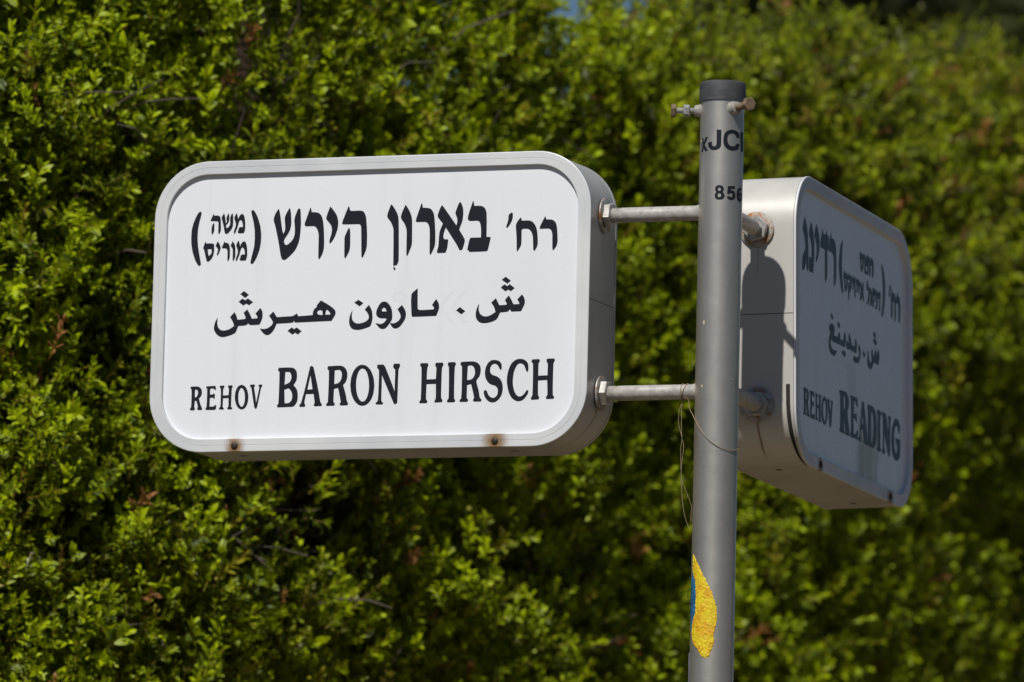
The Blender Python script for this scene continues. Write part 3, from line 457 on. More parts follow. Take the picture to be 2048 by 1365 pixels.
  "5176 956 5168 965 5162 973 5157 981 5151 998 5143 1021 5135 1039 5127 1050 5116 1059 5105 1066 5092 1070 5079 1072 5066 1071 5053 1065 5042 1056 5032 1046 5021 1028 5009 1002 4999 975 4991 944 4987 912 4984 879 4983 847 4984 814 4988 782 4995 751 5005 720 5016 695 5028 678 5042 662 5057 652 5069 648 5082 647 5095 649 5109 654 5122 664 5134 674 5150 692 5165 714 5175 728 5195 722 5195 711 5195 701 5193 690 5185 673 5170 651 5155 631 5143 618 5130 607 5114 597 5098 591 5080 587 5062 586 5040 590 5018 598 4998 610 4979 626 4963 644 4950 665 4936 692 4925 722 4916 754 4909 789 4903 825 4901 861 4902 897 4907 933 4914 969 4925 1003 4938 1037 4955 1066 4973 1087 4994 1105 5016 1119 5036 1126 5058 1130 5079 1130 5097 1128 5115 1124 5132 1116 5148 1107 5163 1095 5175 1080 5183 1064 5187 1047 5189 1030 5190 1010 5190 989 5188 976",
  "5238 1119 5332 1122 5344 1099 5338 1089 5331 1077 5326 1065 5324 1029 5325 965 5325 909 5450 911 5450 967 5451 1027 5449 1063 5443 1074 5436 1086 5431 1097 5432 1107 5436 1115 5440 1125 5536 1125 5546 1105 5542 1093 5533 1077 5527 1061 5525 952 5525 766 5528 660 5533 650 5541 640 5548 631 5539 608 5443 607 5433 628 5440 638 5448 650 5454 662 5454 708 5450 787 5446 852 5325 847 5325 782 5327 703 5329 659 5334 650 5341 640 5345 629 5337 605 5239 601 5230 622 5237 633 5245 647 5252 661 5254 769 5253 956 5250 1062 5244 1072 5236 1082 5228 1092",
 ],
 'ghost': [
  "4196 2052 4145 2000 4063 1913 4015 1855 4010 1834 4011 1813 4016 1792 4056 1741 4124 1666 4168 1619 4108 1620 4065 1672 4000 1753 3963 1806 3958 1823 3958 1840 3961 1856 4007 1914 4089 2003 4143 2054 4160 2056 4178 2054",
  "4356 2048 4305 1995 4222 1907 4175 1851 4171 1835 4171 1818 4176 1801 4222 1748 4303 1666 4354 1614 4334 1613 4313 1612 4294 1616 4244 1662 4171 1742 4130 1796 4125 1814 4124 1834 4128 1852 4173 1911 4251 2000 4303 2050 4320 2052 4338 2050",
 ],
 'ghost2': [
  "3408 2046 3421 2045 3434 2043 3447 2040 3459 2035 3470 2030 3480 2023 3489 2016 3496 2008 3502 1999 3507 1990 3510 1981 3511 1971 3510 1962 3508 1952 3504 1943 3498 1935 3491 1927 3483 1920 3473 1914 3462 1909 3451 1905 3438 1903 3425 1901 3412 1901 3399 1902 3386 1904 3374 1907 3362 1912 3351 1917 3341 1924 3332 1931 3325 1939 3318 1948 3314 1957 3311 1966 3310 1976 3311 1985 3313 1995 3317 2004 3323 2012 3330 2020 3338 2027 3348 2033 3359 2038 3370 2042 3383 2044 3395 2046|3409 2008 3416 2008 3423 2007 3430 2005 3436 2003 3442 2000 3448 1997 3460 1986 3464 1972 3460 1959 3449 1948 3444 1945 3438 1943 3432 1941 3425 1940 3418 1939 3411 1939 3404 1939 3398 1940 3391 1942 3385 1944 3379 1947 3373 1950 3361 1961 3357 1975 3361 1988 3372 1999 3377 2002 3383 2004 3389 2006 3396 2007 3403 2008",
 ],
 'H_name': [
  "606 3248 655 3210 727 3136 756 3039 770 2934 785 2835 799 2683 779 2603 740 2555 718 2562 707 2569 699 2576 691 2618 681 2690 689 2741 669 2702 663 2682 655 2652 640 2621 610 2590 574 2559 550 2539 489 2535 483 2598 483 2631 487 2674 504 2717 539 2753 585 2789 619 2819 632 2841 639 2862 641 2883 604 2977 575 3010 539 3041 518 3064 514 3079 514 3095 518 3111",
  "918 3231 973 3189 1045 3091 1074 2995 1083 2880 1059 2699 1018 2571 820 2569 811 2616 836 2756 951 2764 950 2899 907 2977 876 3005 841 3032 820 3056 820 3078 829 3100 841 3122",
  "1184 3240 1234 3213 1321 3110 1345 3020 1330 2924 1262 2813 1185 2740 1166 2747 1158 2752 1153 2759 1162 2783 1182 2825 1197 2866 1201 2900 1200 2934 1191 2966 1161 3003 1120 3039 1095 3067 1093 3088 1096 3109 1104 3131",
  "1501 3235 1525 3166 1652 3175 1691 3233 1706 3215 1710 3200 1722 3187 1745 3179 1775 3173 1799 3163 1804 3135 1798 3093 1790 3056 1785 3028 1778 2999 1768 2981 1725 2963 1723 2901 1728 2784 1730 2705 1715 2624 1646 2540 1624 2551 1613 2560 1605 2570 1605 2677 1608 2864 1606 2965 1566 2969 1523 2969 1455 2967 1403 2969 1386 2976 1380 2985 1378 2994 1386 3025 1408 3077 1430 3127",
  "1906 3242 1945 3171 1978 3172 2017 3174 2053 3172 2084 3162 2109 3147 2129 3131 2145 3108 2156 3080 2165 3050 2179 2927 2178 2732 2157 2627 2093 2549 2072 2561 2062 2570 2055 2581 2054 2665 2056 2815 2053 2908 2039 2933 2019 2957 2003 2970 1993 2974 1978 2976 1962 2978 1927 2980 1872 2982 1811 2984 1802 3027 1841 3126",
 ],
 'H_note': [
  "2481 3227 2498 3218 2505 3211 2510 3204 2506 3183 2495 3148 2486 3114 2461 2930 2470 2775 2508 2639 2531 2549 2508 2510 2461 2522 2444 2540 2419 2573 2396 2607 2328 2753 2313 2869 2328 2989 2389 3131",
  "3617 3215 3672 3185 3687 3153 3687 3103 3684 3021 3680 2973 3674 2965 3665 2958 3645 2945 3628 2953 3622 2958 3617 2964 3617 3005 3620 3075 3618 3120 3607 3130 3593 3140 3583 3152 3587 3170 3597 3191",
  "3768 3222 3794 3211 3812 3201 3827 3189 3835 3168 3839 3139 3841 3109 3835 2996 3802 2950 3680 2945 3681 2992 3770 2998 3770 3023 3771 3068 3769 3098 3761 3107 3750 3116 3751 3121 3741 3108 3745 3102 3757 3092 3764 3083 3761 3074 3754 3065 3742 3053 3689 3059 3684 3076 3685 3104 3689 3131 3694 3151 3702 3172 3713 3187 3725 3197 3741 3207",
  "3872 3218 3921 3188 3942 3154 3945 3108 3945 3036 3941 2989 3930 2973 3916 2957 3895 2941 3863 2955 3862 2998 3865 3072 3863 3119 3855 3130 3842 3141 3835 3152 3839 3171 3851 3194",
  "3982 3227 3999 3217 4003 3209 4013 3203 4032 3198 4057 3195 4079 3190 4093 3176 4102 3155 4108 3134 4099 3013 4054 2942 4018 2956 4016 2993 4016 3058 4013 3096 4003 3103 3990 3109 3981 3112 3932 3109 3932 3137",
  "2807 2835 2834 2814 2948 2816 2959 2757 2959 2728 2957 2692 2947 2659 2926 2630 2898 2600 2870 2577 2851 2594 2858 2623 2873 2673 2879 2708 2861 2748 2761 2740 2767 2773",
  "2807 2717 2855 2706 2857 2670 2854 2607 2848 2557 2816 2474 2783 2488 2781 2543 2782 2640 2784 2695",
  "2996 2829 3030 2818 3051 2807 3066 2795 3073 2778 3074 2757 3072 2736 3033 2638 2991 2638 2997 2655 3004 2684 3006 2712 2997 2730 2982 2747 2973 2766 2974 2786 2981 2805",
  "3117 2836 3142 2821 3157 2809 3165 2795 3161 2779 3151 2762 3145 2747 3149 2733 3158 2720 3165 2706 3164 2587 3134 2545 3113 2555 3105 2562 3099 2570 3096 2600 3096 2650 3094 2695 3085 2726 3074 2757 3071 2781 3079 2797 3093 2814",
  "3217 2832 3247 2820 3265 2809 3278 2797 3286 2777 3288 2750 3286 2723 3279 2693 3267 2662 3257 2644 3211 2627 3211 2650 3218 2684 3218 2713 3206 2728 3189 2743 3178 2759 3183 2782 3196 2806",
  "3317 2827 3344 2816 3360 2806 3372 2795 3378 2776 3379 2749 3377 2722 3353 2641 3301 2634 3309 2653 3318 2685 3320 2713 3306 2731 3286 2748 3275 2766 3281 2785 3294 2804",
  "3416 2817 3462 2779 3521 2732 3524 2743 3521 2754 3513 2770 3511 2786 3517 2798 3529 2811 3552 2830 3582 2781 3581 2757 3576 2729 3570 2712 3554 2695 3561 2680 3578 2655 3590 2634 3595 2623 3599 2610 3598 2598 3591 2586 3580 2575 3557 2558 3478 2659 3475 2570 3387 2557 3396 2636 3409 2656 3425 2675 3433 2693 3423 2715 3401 2739 3388 2760 3391 2777 3398 2794",
  "3764 2883 3787 2874 3797 2867 3805 2859 3807 2843 3806 2823 3813 2808 3835 2802 3865 2797 3890 2790 3902 2775 3905 2757 3905 2739 3884 2646 3866 2614 3843 2581 3825 2562 3772 2543 3761 2552 3755 2560 3752 2568 3765 2588 3789 2620 3810 2651 3821 2681 3828 2710 3827 2727 3821 2734 3811 2740 3799 2743 3739 2743 3730 2788 3739 2849",
  "3930 2807 3976 2772 4027 2731 4026 2737 4035 2748 4039 2758 4036 2767 4028 2776 4025 2786 4032 2797 4044 2807 4067 2823 4087 2810 4099 2797 4106 2783 4105 2763 4098 2739 4091 2721 4086 2710 4080 2699 4077 2689 4083 2673 4097 2650 4105 2626 4096 2562 4040 2554 3998 2653 3989 2561 3900 2554 3918 2637 3929 2654 3941 2670 3947 2685 3936 2707 3915 2732 3902 2753 3904 2769 3912 2785",
  "4130 2828 4161 2817 4179 2807 4193 2796 4200 2779 4202 2758 4201 2737 4196 2706 4186 2671 4177 2651 4133 2626 4131 2697 4121 2717 4105 2738 4097 2759 4101 2781 4111 2804",
  "4238 2821 4288 2787 4308 2730 4307 2633 4275 2550 4188 2547 4191 2595 4231 2609 4235 2712 4225 2731 4211 2749 4203 2767 4208 2783 4218 2800",
  "4345 2815 4373 2798 4396 2799 4427 2823 4467 2798 4474 2789 4479 2780 4482 2770 4477 2754 4467 2736 4461 2725 4452 2713 4451 2578 4417 2539 4384 2554 4383 2595 4384 2667 4385 2709 4293 2707 4290 2719 4287 2730 4287 2742 4300 2764 4320 2791",
  "4540 3217 4585 3182 4672 3075 4709 2938 4705 2787 4663 2653 4635 2599 4602 2544 4581 2514 4531 2488 4518 2499 4512 2509 4508 2520 4518 2550 4540 2602 4559 2654 4588 2808 4575 2955 4538 3084 4524 3123 4509 3162 4504 3185 4510 3194 4519 3203",
  "3409 3220 3432 3211 3442 3203 3456 3198 3487 3197 3527 3198 3563 3195 3580 3185 3583 3173 3584 3160 3584 3085 3581 3059 3575 3032 3563 3008 3540 2986 3511 2965 3481 2946 3458 2951 3445 2954 3435 2959 3421 2997 3403 3062 3390 3101 3381 3106 3369 3112 3361 3119 3369 3145 3386 3186|3458 3115 3498 3119 3503 3074 3498 3053 3491 3032 3484 3020 3466 2997",
  "2592 2840 2607 2829 2610 2821 2620 2816 2652 2814 2700 2815 2741 2811 2760 2798 2762 2782 2762 2765 2751 2660 2741 2637 2727 2613 2713 2595 2698 2584 2680 2573 2654 2559 2634 2565 2624 2569 2615 2574 2600 2613 2576 2680 2560 2720 2551 2726 2540 2731 2532 2738 2542 2765 2564 2807|2628 2738 2678 2736 2683 2680 2661 2630 2652 2632 2645 2660 2636 2710",
 ],
 'H_street': [
  "4968 2997 4997 2984 5014 2972 5023 2958 5015 2939 4996 2918 4980 2897 4956 2832 4901 2816 4893 2843 4926 2908 4933 2952",
  "5082 2947 5113 2901 5128 2903 5152 2904 5176 2904 5199 2900 5221 2891 5238 2882 5251 2868 5261 2850 5268 2831 5280 2760 5283 2610 5244 2528 5200 2537 5199 2585 5203 2672 5201 2731 5194 2752 5182 2773 5167 2785 5150 2789 5126 2791 5115 2793 5108 2772 5107 2615 5062 2532 5024 2543 5018 2602 5011 2711 5007 2782 5010 2842 5043 2908",
  "5362 2946 5377 2928 5380 2914 5390 2904 5409 2901 5436 2900 5461 2896 5477 2886 5489 2873 5497 2858 5513 2794 5512 2643 5495 2579 5448 2529 5429 2535 5422 2539 5416 2544 5416 2597 5416 2691 5413 2749 5407 2763 5397 2776 5380 2785 5353 2788 5316 2789 5285 2793 5276 2803 5279 2816 5284 2828 5316 2899",
 ],
 'A_name': [
  "1933 2175 1971 2161 2006 2144 2024 2129 2017 2116 2002 2104 1977 2088 1939 2102 1904 2119 1886 2134 1893 2146 1908 2158",
  "2284 2112 2322 2098 2356 2082 2373 2067 2362 2054 2342 2041 2312 2024 2278 2038 2249 2054 2234 2069 2241 2082 2258 2095",
  "1913 2034 1948 2037 1978 2040 2007 2040 2034 2035 2056 2028 2071 2019 2082 2005 2088 1988 2088 1970 2080 1946 2067 1922 2059 1908 2053 1897 2255 1899 2254 1904 2256 1914 2260 1925 2274 1940 2294 1958 2325 1982 2372 1940 2383 1892 2545 1891 2550 1946 2610 2022 2662 1961 2662 1897 2610 1813 2504 1810 2410 1808 2354 1808 2333 1810 2316 1813 2307 1815 2274 1809 2198 1808 2068 1806 1966 1805 1939 1837 1933 1829 1916 1817 1903 1804 1894 1791 1890 1778 1891 1766 1902 1750 1923 1732 1950 1718 1978 1709 2012 1702 2053 1699 2099 1701 2151 1707 2218 1715 2194 1694 2173 1676 2153 1661 2134 1650 2113 1639 2088 1626 2047 1623 2013 1621 1981 1621 1943 1626 1903 1636 1869 1648 1842 1665 1820 1686 1804 1709 1795 1736 1793 1764 1797 1791 1833 1859 1851 1877 1869 1893 1876 1908 1861 1920 1834 1931 1814 1944 1812 1962 1819 1982 1834 1999 1856 2011 1883 2022",
  "2504 1763 2543 1749 2588 1768 2614 1756 2640 1741 2654 1725 2645 1711 2627 1697 2603 1680 2574 1687 2558 1692 2545 1695 2508 1696 2490 1702 2468 1711 2457 1723 2464 1735 2480 1747",
  "2710 1927 2737 1916 2752 1907 2769 1901 2788 1899 2813 1899 2823 1898 2811 1911 2797 1939 2792 1966 2804 1988 2823 2010 2853 2037 2917 1965 2960 1896 3128 1895 3123 1908 3120 1924 3121 1942 3132 1964 3148 1986 3175 2014 3228 1957 3227 1886 3181 1809 2923 1813 2902 1815 2883 1817 2864 1817 2840 1815 2810 1811 2780 1809 2746 1809 2713 1812 2688 1817 2675 1832 2673 1853 2675 1874",
  "3346 1961 3407 1905 3417 1887 3424 1869 3426 1849 3418 1822 3402 1790 3381 1759 3298 1682 3234 1697 3202 1681 3143 1677 3118 1679 3089 1684 3065 1690 3048 1700 3037 1713 3035 1726 3045 1738 3063 1751 3085 1766 3115 1763 3134 1761 3155 1761 3185 1761 3222 1764 3257 1769 3286 1775 3311 1784 3330 1793 3340 1805 3342 1821 3339 1837 3328 1854 3312 1871 3302 1890 3308 1911 3321 1934",
 ],
 'A_street': [
  "3579 1904 3615 1888 3644 1871 3658 1855 3649 1842 3632 1829 3604 1811 3571 1826 3544 1841 3531 1857 3538 1871 3553 1885",
  "3821 1943 3831 1879 3838 1855 3849 1831 3863 1813 3881 1803 3905 1794 3918 1789 3977 1804 3985 1816 3995 1834 4001 1851 3991 1872 3972 1898 3964 1923 3976 1943 3995 1962 4028 1988 4074 1901 4141 1900 4138 1947 4175 2008 4249 1937 4290 1898 4273 1920 4271 1944 4276 1966 4289 1983 4308 2001 4339 2024 4395 1969 4394 1904 4345 1810 4286 1808 4240 1808 4204 1808 4184 1811 4168 1815 4157 1817 4085 1805 4079 1793 4067 1773 4048 1753 4016 1733 3978 1713 3940 1693 3900 1696 3868 1698 3841 1702 3816 1712 3794 1727 3777 1743 3767 1765 3761 1791 3760 1818 3778 1885",
  "4132 2237 4167 2223 4197 2206 4213 2189 4207 2176 4191 2161 4164 2142 4126 2160 4093 2179 4077 2196 4086 2208 4104 2221",
  "4107 2140 4154 2127 4198 2143 4224 2132 4252 2116 4268 2100 4259 2085 4240 2070 4215 2053 4154 2066 4116 2071 4100 2077 4082 2087 4072 2098 4076 2111 4088 2124",
 ],
 'L_street': [
  "548 1010 601 1012 658 1014 708 1014 736 1009 757 1002 774 995 789 983 799 969 805 955 808 939 806 923 801 906 790 885 775 864 765 844 769 819 780 790 792 762 806 730 821 698 828 680 826 673 823 667 817 658 708 652 705 660 702 665 702 671 707 676 713 681 716 685 710 715 695 768 681 798 671 801 656 802 653 804 656 781 653 734 654 705 660 698 670 692 676 684 675 677 670 669 665 659 558 653 549 657 541 661 537 666 543 674 555 685 564 694 567 768 567 898 564 970 558 975 548 980 541 986 541 993 544 1000|654 971 658 970 675 969 687 966 696 957 701 940 704 922 703 902 699 882 693 869 685 863 673 856 669 854 658 854",
  "863 1010 1068 1015 1077 941 1029 944 1020 952 1009 962 998 968 985 969 968 969 962 969 960 949 956 909 960 885 974 880 996 876 1007 875 1053 890 1052 810 1027 812 1016 814 1006 816 996 822 988 830 980 834 958 834 949 707 1028 707 1068 734 1104 726 1103 711 1094 685 1083 656 867 656 861 662 857 668 855 674 860 683 871 695 878 706 881 776 882 896 878 964 870 970 859 977 851 984 852 992 856 999",
  "1145 1013 1243 1012 1247 1005 1250 1000 1249 993 1241 985 1229 975 1220 965 1218 938 1219 895 1220 869 1297 869 1301 896 1310 944 1312 973 1305 978 1293 982 1285 989 1287 996 1294 1004 1305 1015 1416 1013 1418 1007 1420 1002 1420 997 1414 989 1405 979 1398 970 1395 899 1395 776 1398 705 1405 697 1415 689 1420 681 1417 675 1412 669 1403 659 1295 658 1290 664 1286 668 1285 674 1290 681 1298 687 1303 693 1302 729 1297 792 1294 829 1224 828 1222 797 1216 741 1216 706 1226 697 1241 689 1249 681 1246 674 1240 668 1230 658 1132 657 1127 662 1123 667 1122 672 1127 680 1137 691 1144 701 1146 774 1147 899 1144 970 1137 976 1127 982 1122 989 1126 996 1134 1003",
  "1570 1023 1601 1020 1633 1016 1661 1011 1684 999 1703 982 1718 964 1741 884 1730 786 1717 754 1699 721 1680 697 1657 681 1630 665 1598 648 1563 652 1536 655 1513 660 1490 673 1467 691 1449 711 1436 736 1429 765 1425 795 1434 888 1467 960 1481 976 1498 992 1514 1004 1530 1010 1547 1015|1575 979 1582 975 1600 969 1613 963 1626 949 1637 928 1646 906 1653 825 1648 792 1641 760 1631 735 1617 719 1599 701 1593 693 1589 696 1573 699 1561 703 1548 715 1533 737 1522 760 1511 840 1512 871 1516 903 1526 928 1543 948 1566 968",
  "1735 1016 1845 1016 1848 1010 1851 1005 1852 1000 1846 992 1837 982 1831 973 1839 943 1858 886 1865 823 1883 884 1912 941 1924 971 1919 977 1909 983 1902 990 1902 997 1904 1005 1910 1017 2005 1015 2007 1009 2008 1004 2008 998 2001 990 1991 979 1984 969 1966 893 1937 761 1919 684 1910 673 1898 662 1877 647 1854 655 1842 661 1832 668 1809 744 1772 879 1750 958 1742 968 1732 979 1726 989 1727 996 1729 1004",
 ],
 'L_name': [
  "2333 1209 2429 1215 2564 1222 2668 1223 2712 1214 2740 1201 2761 1186 2784 1166 2802 1141 2812 1114 2814 1091 2809 1066 2800 1042 2780 1013 2755 984 2740 956 2747 919 2768 875 2790 830 2835 719 2844 671 2795 655 2740 654 2664 654 2611 655 2587 671 2599 681 2616 691 2627 700 2613 740 2577 815 2555 890 2558 738 2565 723 2576 708 2581 694 2577 683 2568 672 2557 657 2353 655 2341 663 2331 669 2327 677 2336 690 2353 706 2365 721 2371 836 2372 1035 2367 1149 2354 1161 2336 1173 2325 1182 2325 1190 2328 1198|2549 1165 2561 1163 2587 1160 2605 1156 2618 1141 2625 1116 2628 1090 2626 1061 2619 1031 2610 1010 2600 997 2588 984 2576 976 2552 967",
  "2883 1213 3251 1219 3267 1095 3204 1101 3188 1116 3168 1140 3145 1156 3120 1159 3086 1161 3067 1163 3061 985 3134 994 3205 1024 3218 888 3144 913 3115 924 3095 924 3067 923 3050 922 3050 724 3147 723 3168 739 3197 762 3219 777 3274 798 3268 664 2888 657 2877 666 2867 674 2862 683 2876 699 2899 718 2917 737 2924 854 2925 1055 2918 1166 2903 1175 2881 1184 2867 1191",
  "3533 1221 3583 1208 3600 1177 3626 1118 3650 1058 3739 794 3752 757 3765 719 3769 695 3766 684 3760 672 3751 657 3571 656 3565 665 3559 672 3558 681 3564 689 3573 696 3579 703 3570 736 3549 793 3535 829 3425 829 3419 805 3408 765 3406 736 3418 722 3435 707 3445 694 3440 681 3430 669 3416 653 3308 655 3302 665 3298 674 3298 683 3312 699 3335 719 3353 737 3384 836 3431 1006 3460 1112 3467 1144 3474 1175 3482 1195|3509 1036 3535 995 3557 908 3468 903",
  "3783 1209 3863 1211 3960 1212 4043 1210 4089 1202 4125 1192 4153 1179 4182 1156 4209 1121 4230 1086 4260 962 4244 818 4228 777 4207 736 4181 706 4150 688 4110 670 4066 649 3784 651 3774 661 3765 669 3761 678 3768 692 3782 707 3792 722 3797 834 3798 1028 3794 1139 3782 1151 3766 1163 3758 1174 3761 1185 3771 1195|3958 1129 3968 1128 3992 1128 4009 1126 4029 1114 4051 1089 4068 1064 4089 941 4067 812 4056 780 4041 748 4022 728 4000 720 3968 711 3950 706",
  "4279 1203 4482 1199 4487 1189 4492 1180 4492 1170 4479 1157 4459 1142 4445 1128 4437 1018 4433 826 4437 716 4450 704 4469 692 4480 681 4476 671 4467 661 4454 648 4266 646 4261 656 4256 664 4256 673 4267 686 4284 701 4296 714 4300 826 4298 1022 4293 1133 4282 1143 4268 1153 4259 1164 4261 1175 4268 1187",
  "4543 1205 4723 1206 4770 1147 4873 948 4869 1017 4879 1083 4880 1121 4867 1132 4850 1143 4839 1155 4843 1168 4852 1180 4866 1197 4997 1194 5000 1182 5003 1172 5003 1160 4994 1146 4981 1131 4972 1117 4966 998 4961 792 4953 676 4940 664 4922 652 4896 637 4868 643 4851 647 4837 653 4791 714 4709 833 4647 945 4652 857 4643 772 4644 726 4657 715 4678 704 4690 692 4685 675 4671 658 4653 639 4537 643 4529 654 4522 664 4521 675 4533 690 4553 708 4567 724 4574 831 4575 1014 4570 1121 4558 1135 4541 1149 4530 1163 4530 1176 4535 1188",
  "5462 1015 5385 1049 5369 1069 5355 1092 5339 1106 5320 1109 5293 1111 5277 1112 5261 1098 5230 1074 5205 1050 5187 1021 5174 985 5167 950 5182 832 5197 798 5216 765 5234 744 5251 735 5274 727 5284 722 5289 727 5304 737 5314 745 5319 780 5320 834 5321 864 5259 864 5237 935 5496 946 5495 889 5493 808 5485 750 5470 721 5448 691 5420 669 5386 655 5346 642 5298 627 5246 634 5193 641 5148 651 5111 673 5079 704 5054 736 5015 875 5041 1014 5067 1059 5102 1105 5136 1139 5170 1161 5210 1184 5253 1207 5308 1204 5353 1202 5392 1196 5426 1183 5453 1163 5472 1141 5481 1111 5480 1076 5478 1053",
 ],
 'P_a': [
  "-2760 3937 -2610 3940 -2546 3878 -2436 3938 -2269 3943 -2474 3843 -2268 3766 -2435 3761 -2552 3811 -2604 3756 -2757 3759 -2722 3780 -2676 3812 -2653 3845 -2676 3879 -2724 3915",
  "-1841 4028 -1624 4028 -1622 3967 -1620 3879 -1625 3826 -1638 3814 -1656 3802 -1682 3792 -1726 3782 -1783 3773 -1844 3768 -1925 3766 -2015 3768 -2097 3775 -2155 3786 -2204 3800 -2242 3815 -2260 3832 -2262 3849 -2265 3867 -2064 3877 -2047 3830 -2022 3825 -1995 3818 -1967 3815 -1936 3814 -1902 3816 -1873 3817 -1861 3825 -1848 3834 -1839 3843 -1836 3890 -1839 3971",
  "-652 3942 -658 3961 -666 3978 -692 3993 -736 4004 -790 4014 -848 4021 -926 4028 -1015 4033 -1102 4035 -1180 4033 -1254 4028 -1322 4020 -1380 4010 -1430 3997 -1470 3981 -1501 3959 -1520 3933 -1529 3907 -1530 3885 -1523 3864 -1504 3842 -1474 3823 -1434 3806 -1382 3791 -1322 3780 -1254 3772 -1181 3767 -1103 3767 -1022 3769 -944 3774 -880 3780 -815 3787 -739 3796 -660 3868 -880 3858 -907 3847 -929 3837 -958 3829 -997 3824 -1041 3822 -1085 3822 -1137 3823 -1191 3827 -1237 3834 -1269 3842 -1293 3852 -1311 3863 -1326 3877 -1333 3893 -1335 3909 -1332 3926 -1324 3942 -1304 3957 -1274 3967 -1235 3975 -1191 3982 -1142 3985 -1089 3987 -1037 3986 -993 3982 -953 3977 -920 3970 -902 3963 -892 3954 -880 3943",
  "-606 4023 -297 4032 -227 3780 -558 3775",
 ],
 'P_b': [
  "-1671 3316 -1631 3316 -1590 3314 -1552 3310 -1520 3303 -1494 3295 -1474 3285 -1462 3274 -1459 3263 -1463 3252 -1476 3242 -1496 3234 -1510 3228 -1489 3222 -1462 3215 -1440 3206 -1427 3195 -1420 3184 -1423 3172 -1434 3161 -1454 3151 -1482 3142 -1532 3135 -1595 3130 -1658 3128 -1712 3130 -1764 3134 -1809 3141 -1838 3150 -1860 3160 -1873 3171 -1878 3182 -1873 3194 -1860 3205 -1839 3214 -1813 3221 -1794 3227 -1812 3233 -1837 3241 -1855 3250 -1863 3262 -1862 3273 -1852 3284 -1833 3294 -1808 3303 -1776 3309 -1743 3313 -1707 3315|-1668 3284 -1648 3283 -1625 3280 -1606 3277 -1602 3271 -1596 3263 -1597 3256 -1608 3251 -1626 3246 -1641 3242 -1661 3243 -1684 3243 -1702 3245 -1737 3260 -1736 3265 -1729 3271 -1723 3277|-1651 3212 -1632 3208 -1609 3203 -1592 3198 -1584 3191 -1581 3184 -1586 3177 -1598 3171 -1618 3166 -1636 3162 -1656 3162 -1679 3162 -1698 3164 -1716 3168 -1729 3173 -1737 3179 -1738 3187 -1731 3195 -1718 3201 -1698 3206 -1673 3209",
  "-1261 3308 -899 3316 -909 3282 -1131 3272 -1143 3253 -1126 3255 -1093 3258 -1056 3259 -1011 3256 -965 3250 -925 3242 -895 3230 -878 3216 -871 3202 -872 3186 -885 3170 -918 3155 -965 3143 -1022 3135 -1080 3130 -1134 3130 -1185 3132 -1231 3138 -1268 3147 -1295 3159 -1325 3172 -1192 3180 -1129 3166 -1061 3171 -1050 3179 -1036 3190 -1033 3201 -1043 3208 -1063 3215 -1078 3221 -1106 3219 -1139 3217 -1163 3215 -1212 3205 -1308 3213",
  "-378 3278 -455 3312 -598 3307 -648 3300 -697 3290 -735 3280 -761 3265 -777 3247 -787 3229 -792 3213 -792 3196 -782 3180 -763 3165 -734 3149 -696 3138 -649 3133 -591 3130 -520 3127 -463 3136 -411 3144 -361 3152 -322 3163 -298 3174 -285 3185 -284 3199 -299 3215 -328 3228 -371 3235 -419 3241 -468 3249 -591 3236 -593 3239 -601 3245 -603 3251 -592 3261 -570 3272 -563 3277 -502 3273|-563 3210 -492 3213 -481 3207 -462 3196 -459 3186 -477 3177 -507 3168 -520 3163 -534 3165 -565 3169 -583 3173 -584 3185 -571 3201",
 ],
 'Y_y': [
  "-2755 -1370 -2471 -1469 -2264 -1559 -1979 -1694 -1651 -1865 -1500 -1996 -1465 -2031 -1433 -2066 -1412 -2101 -1400 -2144 -1401 -2188 -1412 -2233 -1453 -2297 -1511 -2368 -1542 -2419 -1529 -2445 -1506 -2471 -1498 -2497 -1527 -2528 -1576 -2559 -1624 -2590 -1736 -2683 -1791 -2689 -1847 -2694 -1905 -2696 -1976 -2691 -2049 -2682 -2114 -2669 -2173 -2646 -2228 -2616 -2293 -2588 -2382 -2565 -2489 -2542 -2585 -2517 -2664 -2478 -2720 -2430 -2754 -2382 -2757 -2325 -2724 -2264 -2673 -2212 -2604 -2173 -2526 -2136 -2476 -2097 -2463 -2000 -2479 -1857 -2515 -1753 -2581 -1702 -2682 -1650 -2774 -1601 -2838 -1481",
 ],
 'Y_b': [
  "-2810 -1614 -2688 -1660 -2582 -1710 -2514 -1759 -2477 -1858 -2463 -1991 -2478 -2084 -2528 -2123 -2606 -2160 -2675 -2198 -2747 -2355 -2925 -2338 -2988 -2263 -3071 -2113 -3166 -1974 -3003 -1714",
 ],
}


# ------------------------------------------------------------------ the ground
def sheet(name, x0, x1, y0, y1, z, mat):
    o = from_py(name, [(x0, y0, z), (x1, y0, z), (x1, y1, z), (x0, y1, z)], [(0, 1, 2, 3)], mat)
    o['kind'] = 'structure'
    return o
sheet('ground', -400, 400, -400, 400, 0.0, M['soil'])
sheet('road', -60, 60, -9.0, -2.2, 0.004, M['asphalt'])
bm = bmesh.new()
bmesh.ops.create_cube(bm, size=1, matrix=Matrix.Translation((0, -0.35, 0.06)) @ Matrix.Diagonal((120, 3.4, 0.12, 1)))
o = from_bm('pavement', bm, M['paving']); o['kind'] = 'structure'
bm = bmesh.new()
bmesh.ops.create_cube(bm, size=1, matrix=Matrix.Translation((0, -2.125, 0.065)) @ Matrix.Diagonal((120, 0.14, 0.13, 1)))
bmesh.ops.bevel(bm, geom=bm.edges[:], offset=0.01, segments=2, affect='EDGES')
o = from_bm('kerb', bm, M['paving']); o['kind'] = 'structure'
bm = bmesh.new()
bmesh.ops.create_cube(bm, size=1, matrix=Matrix.Translation((0, -10.8, 0.06)) @ Matrix.Diagonal((120, 3.4, 0.12, 1)))
o = from_bm('pavement', bm, M['paving']); o['kind'] = 'structure'

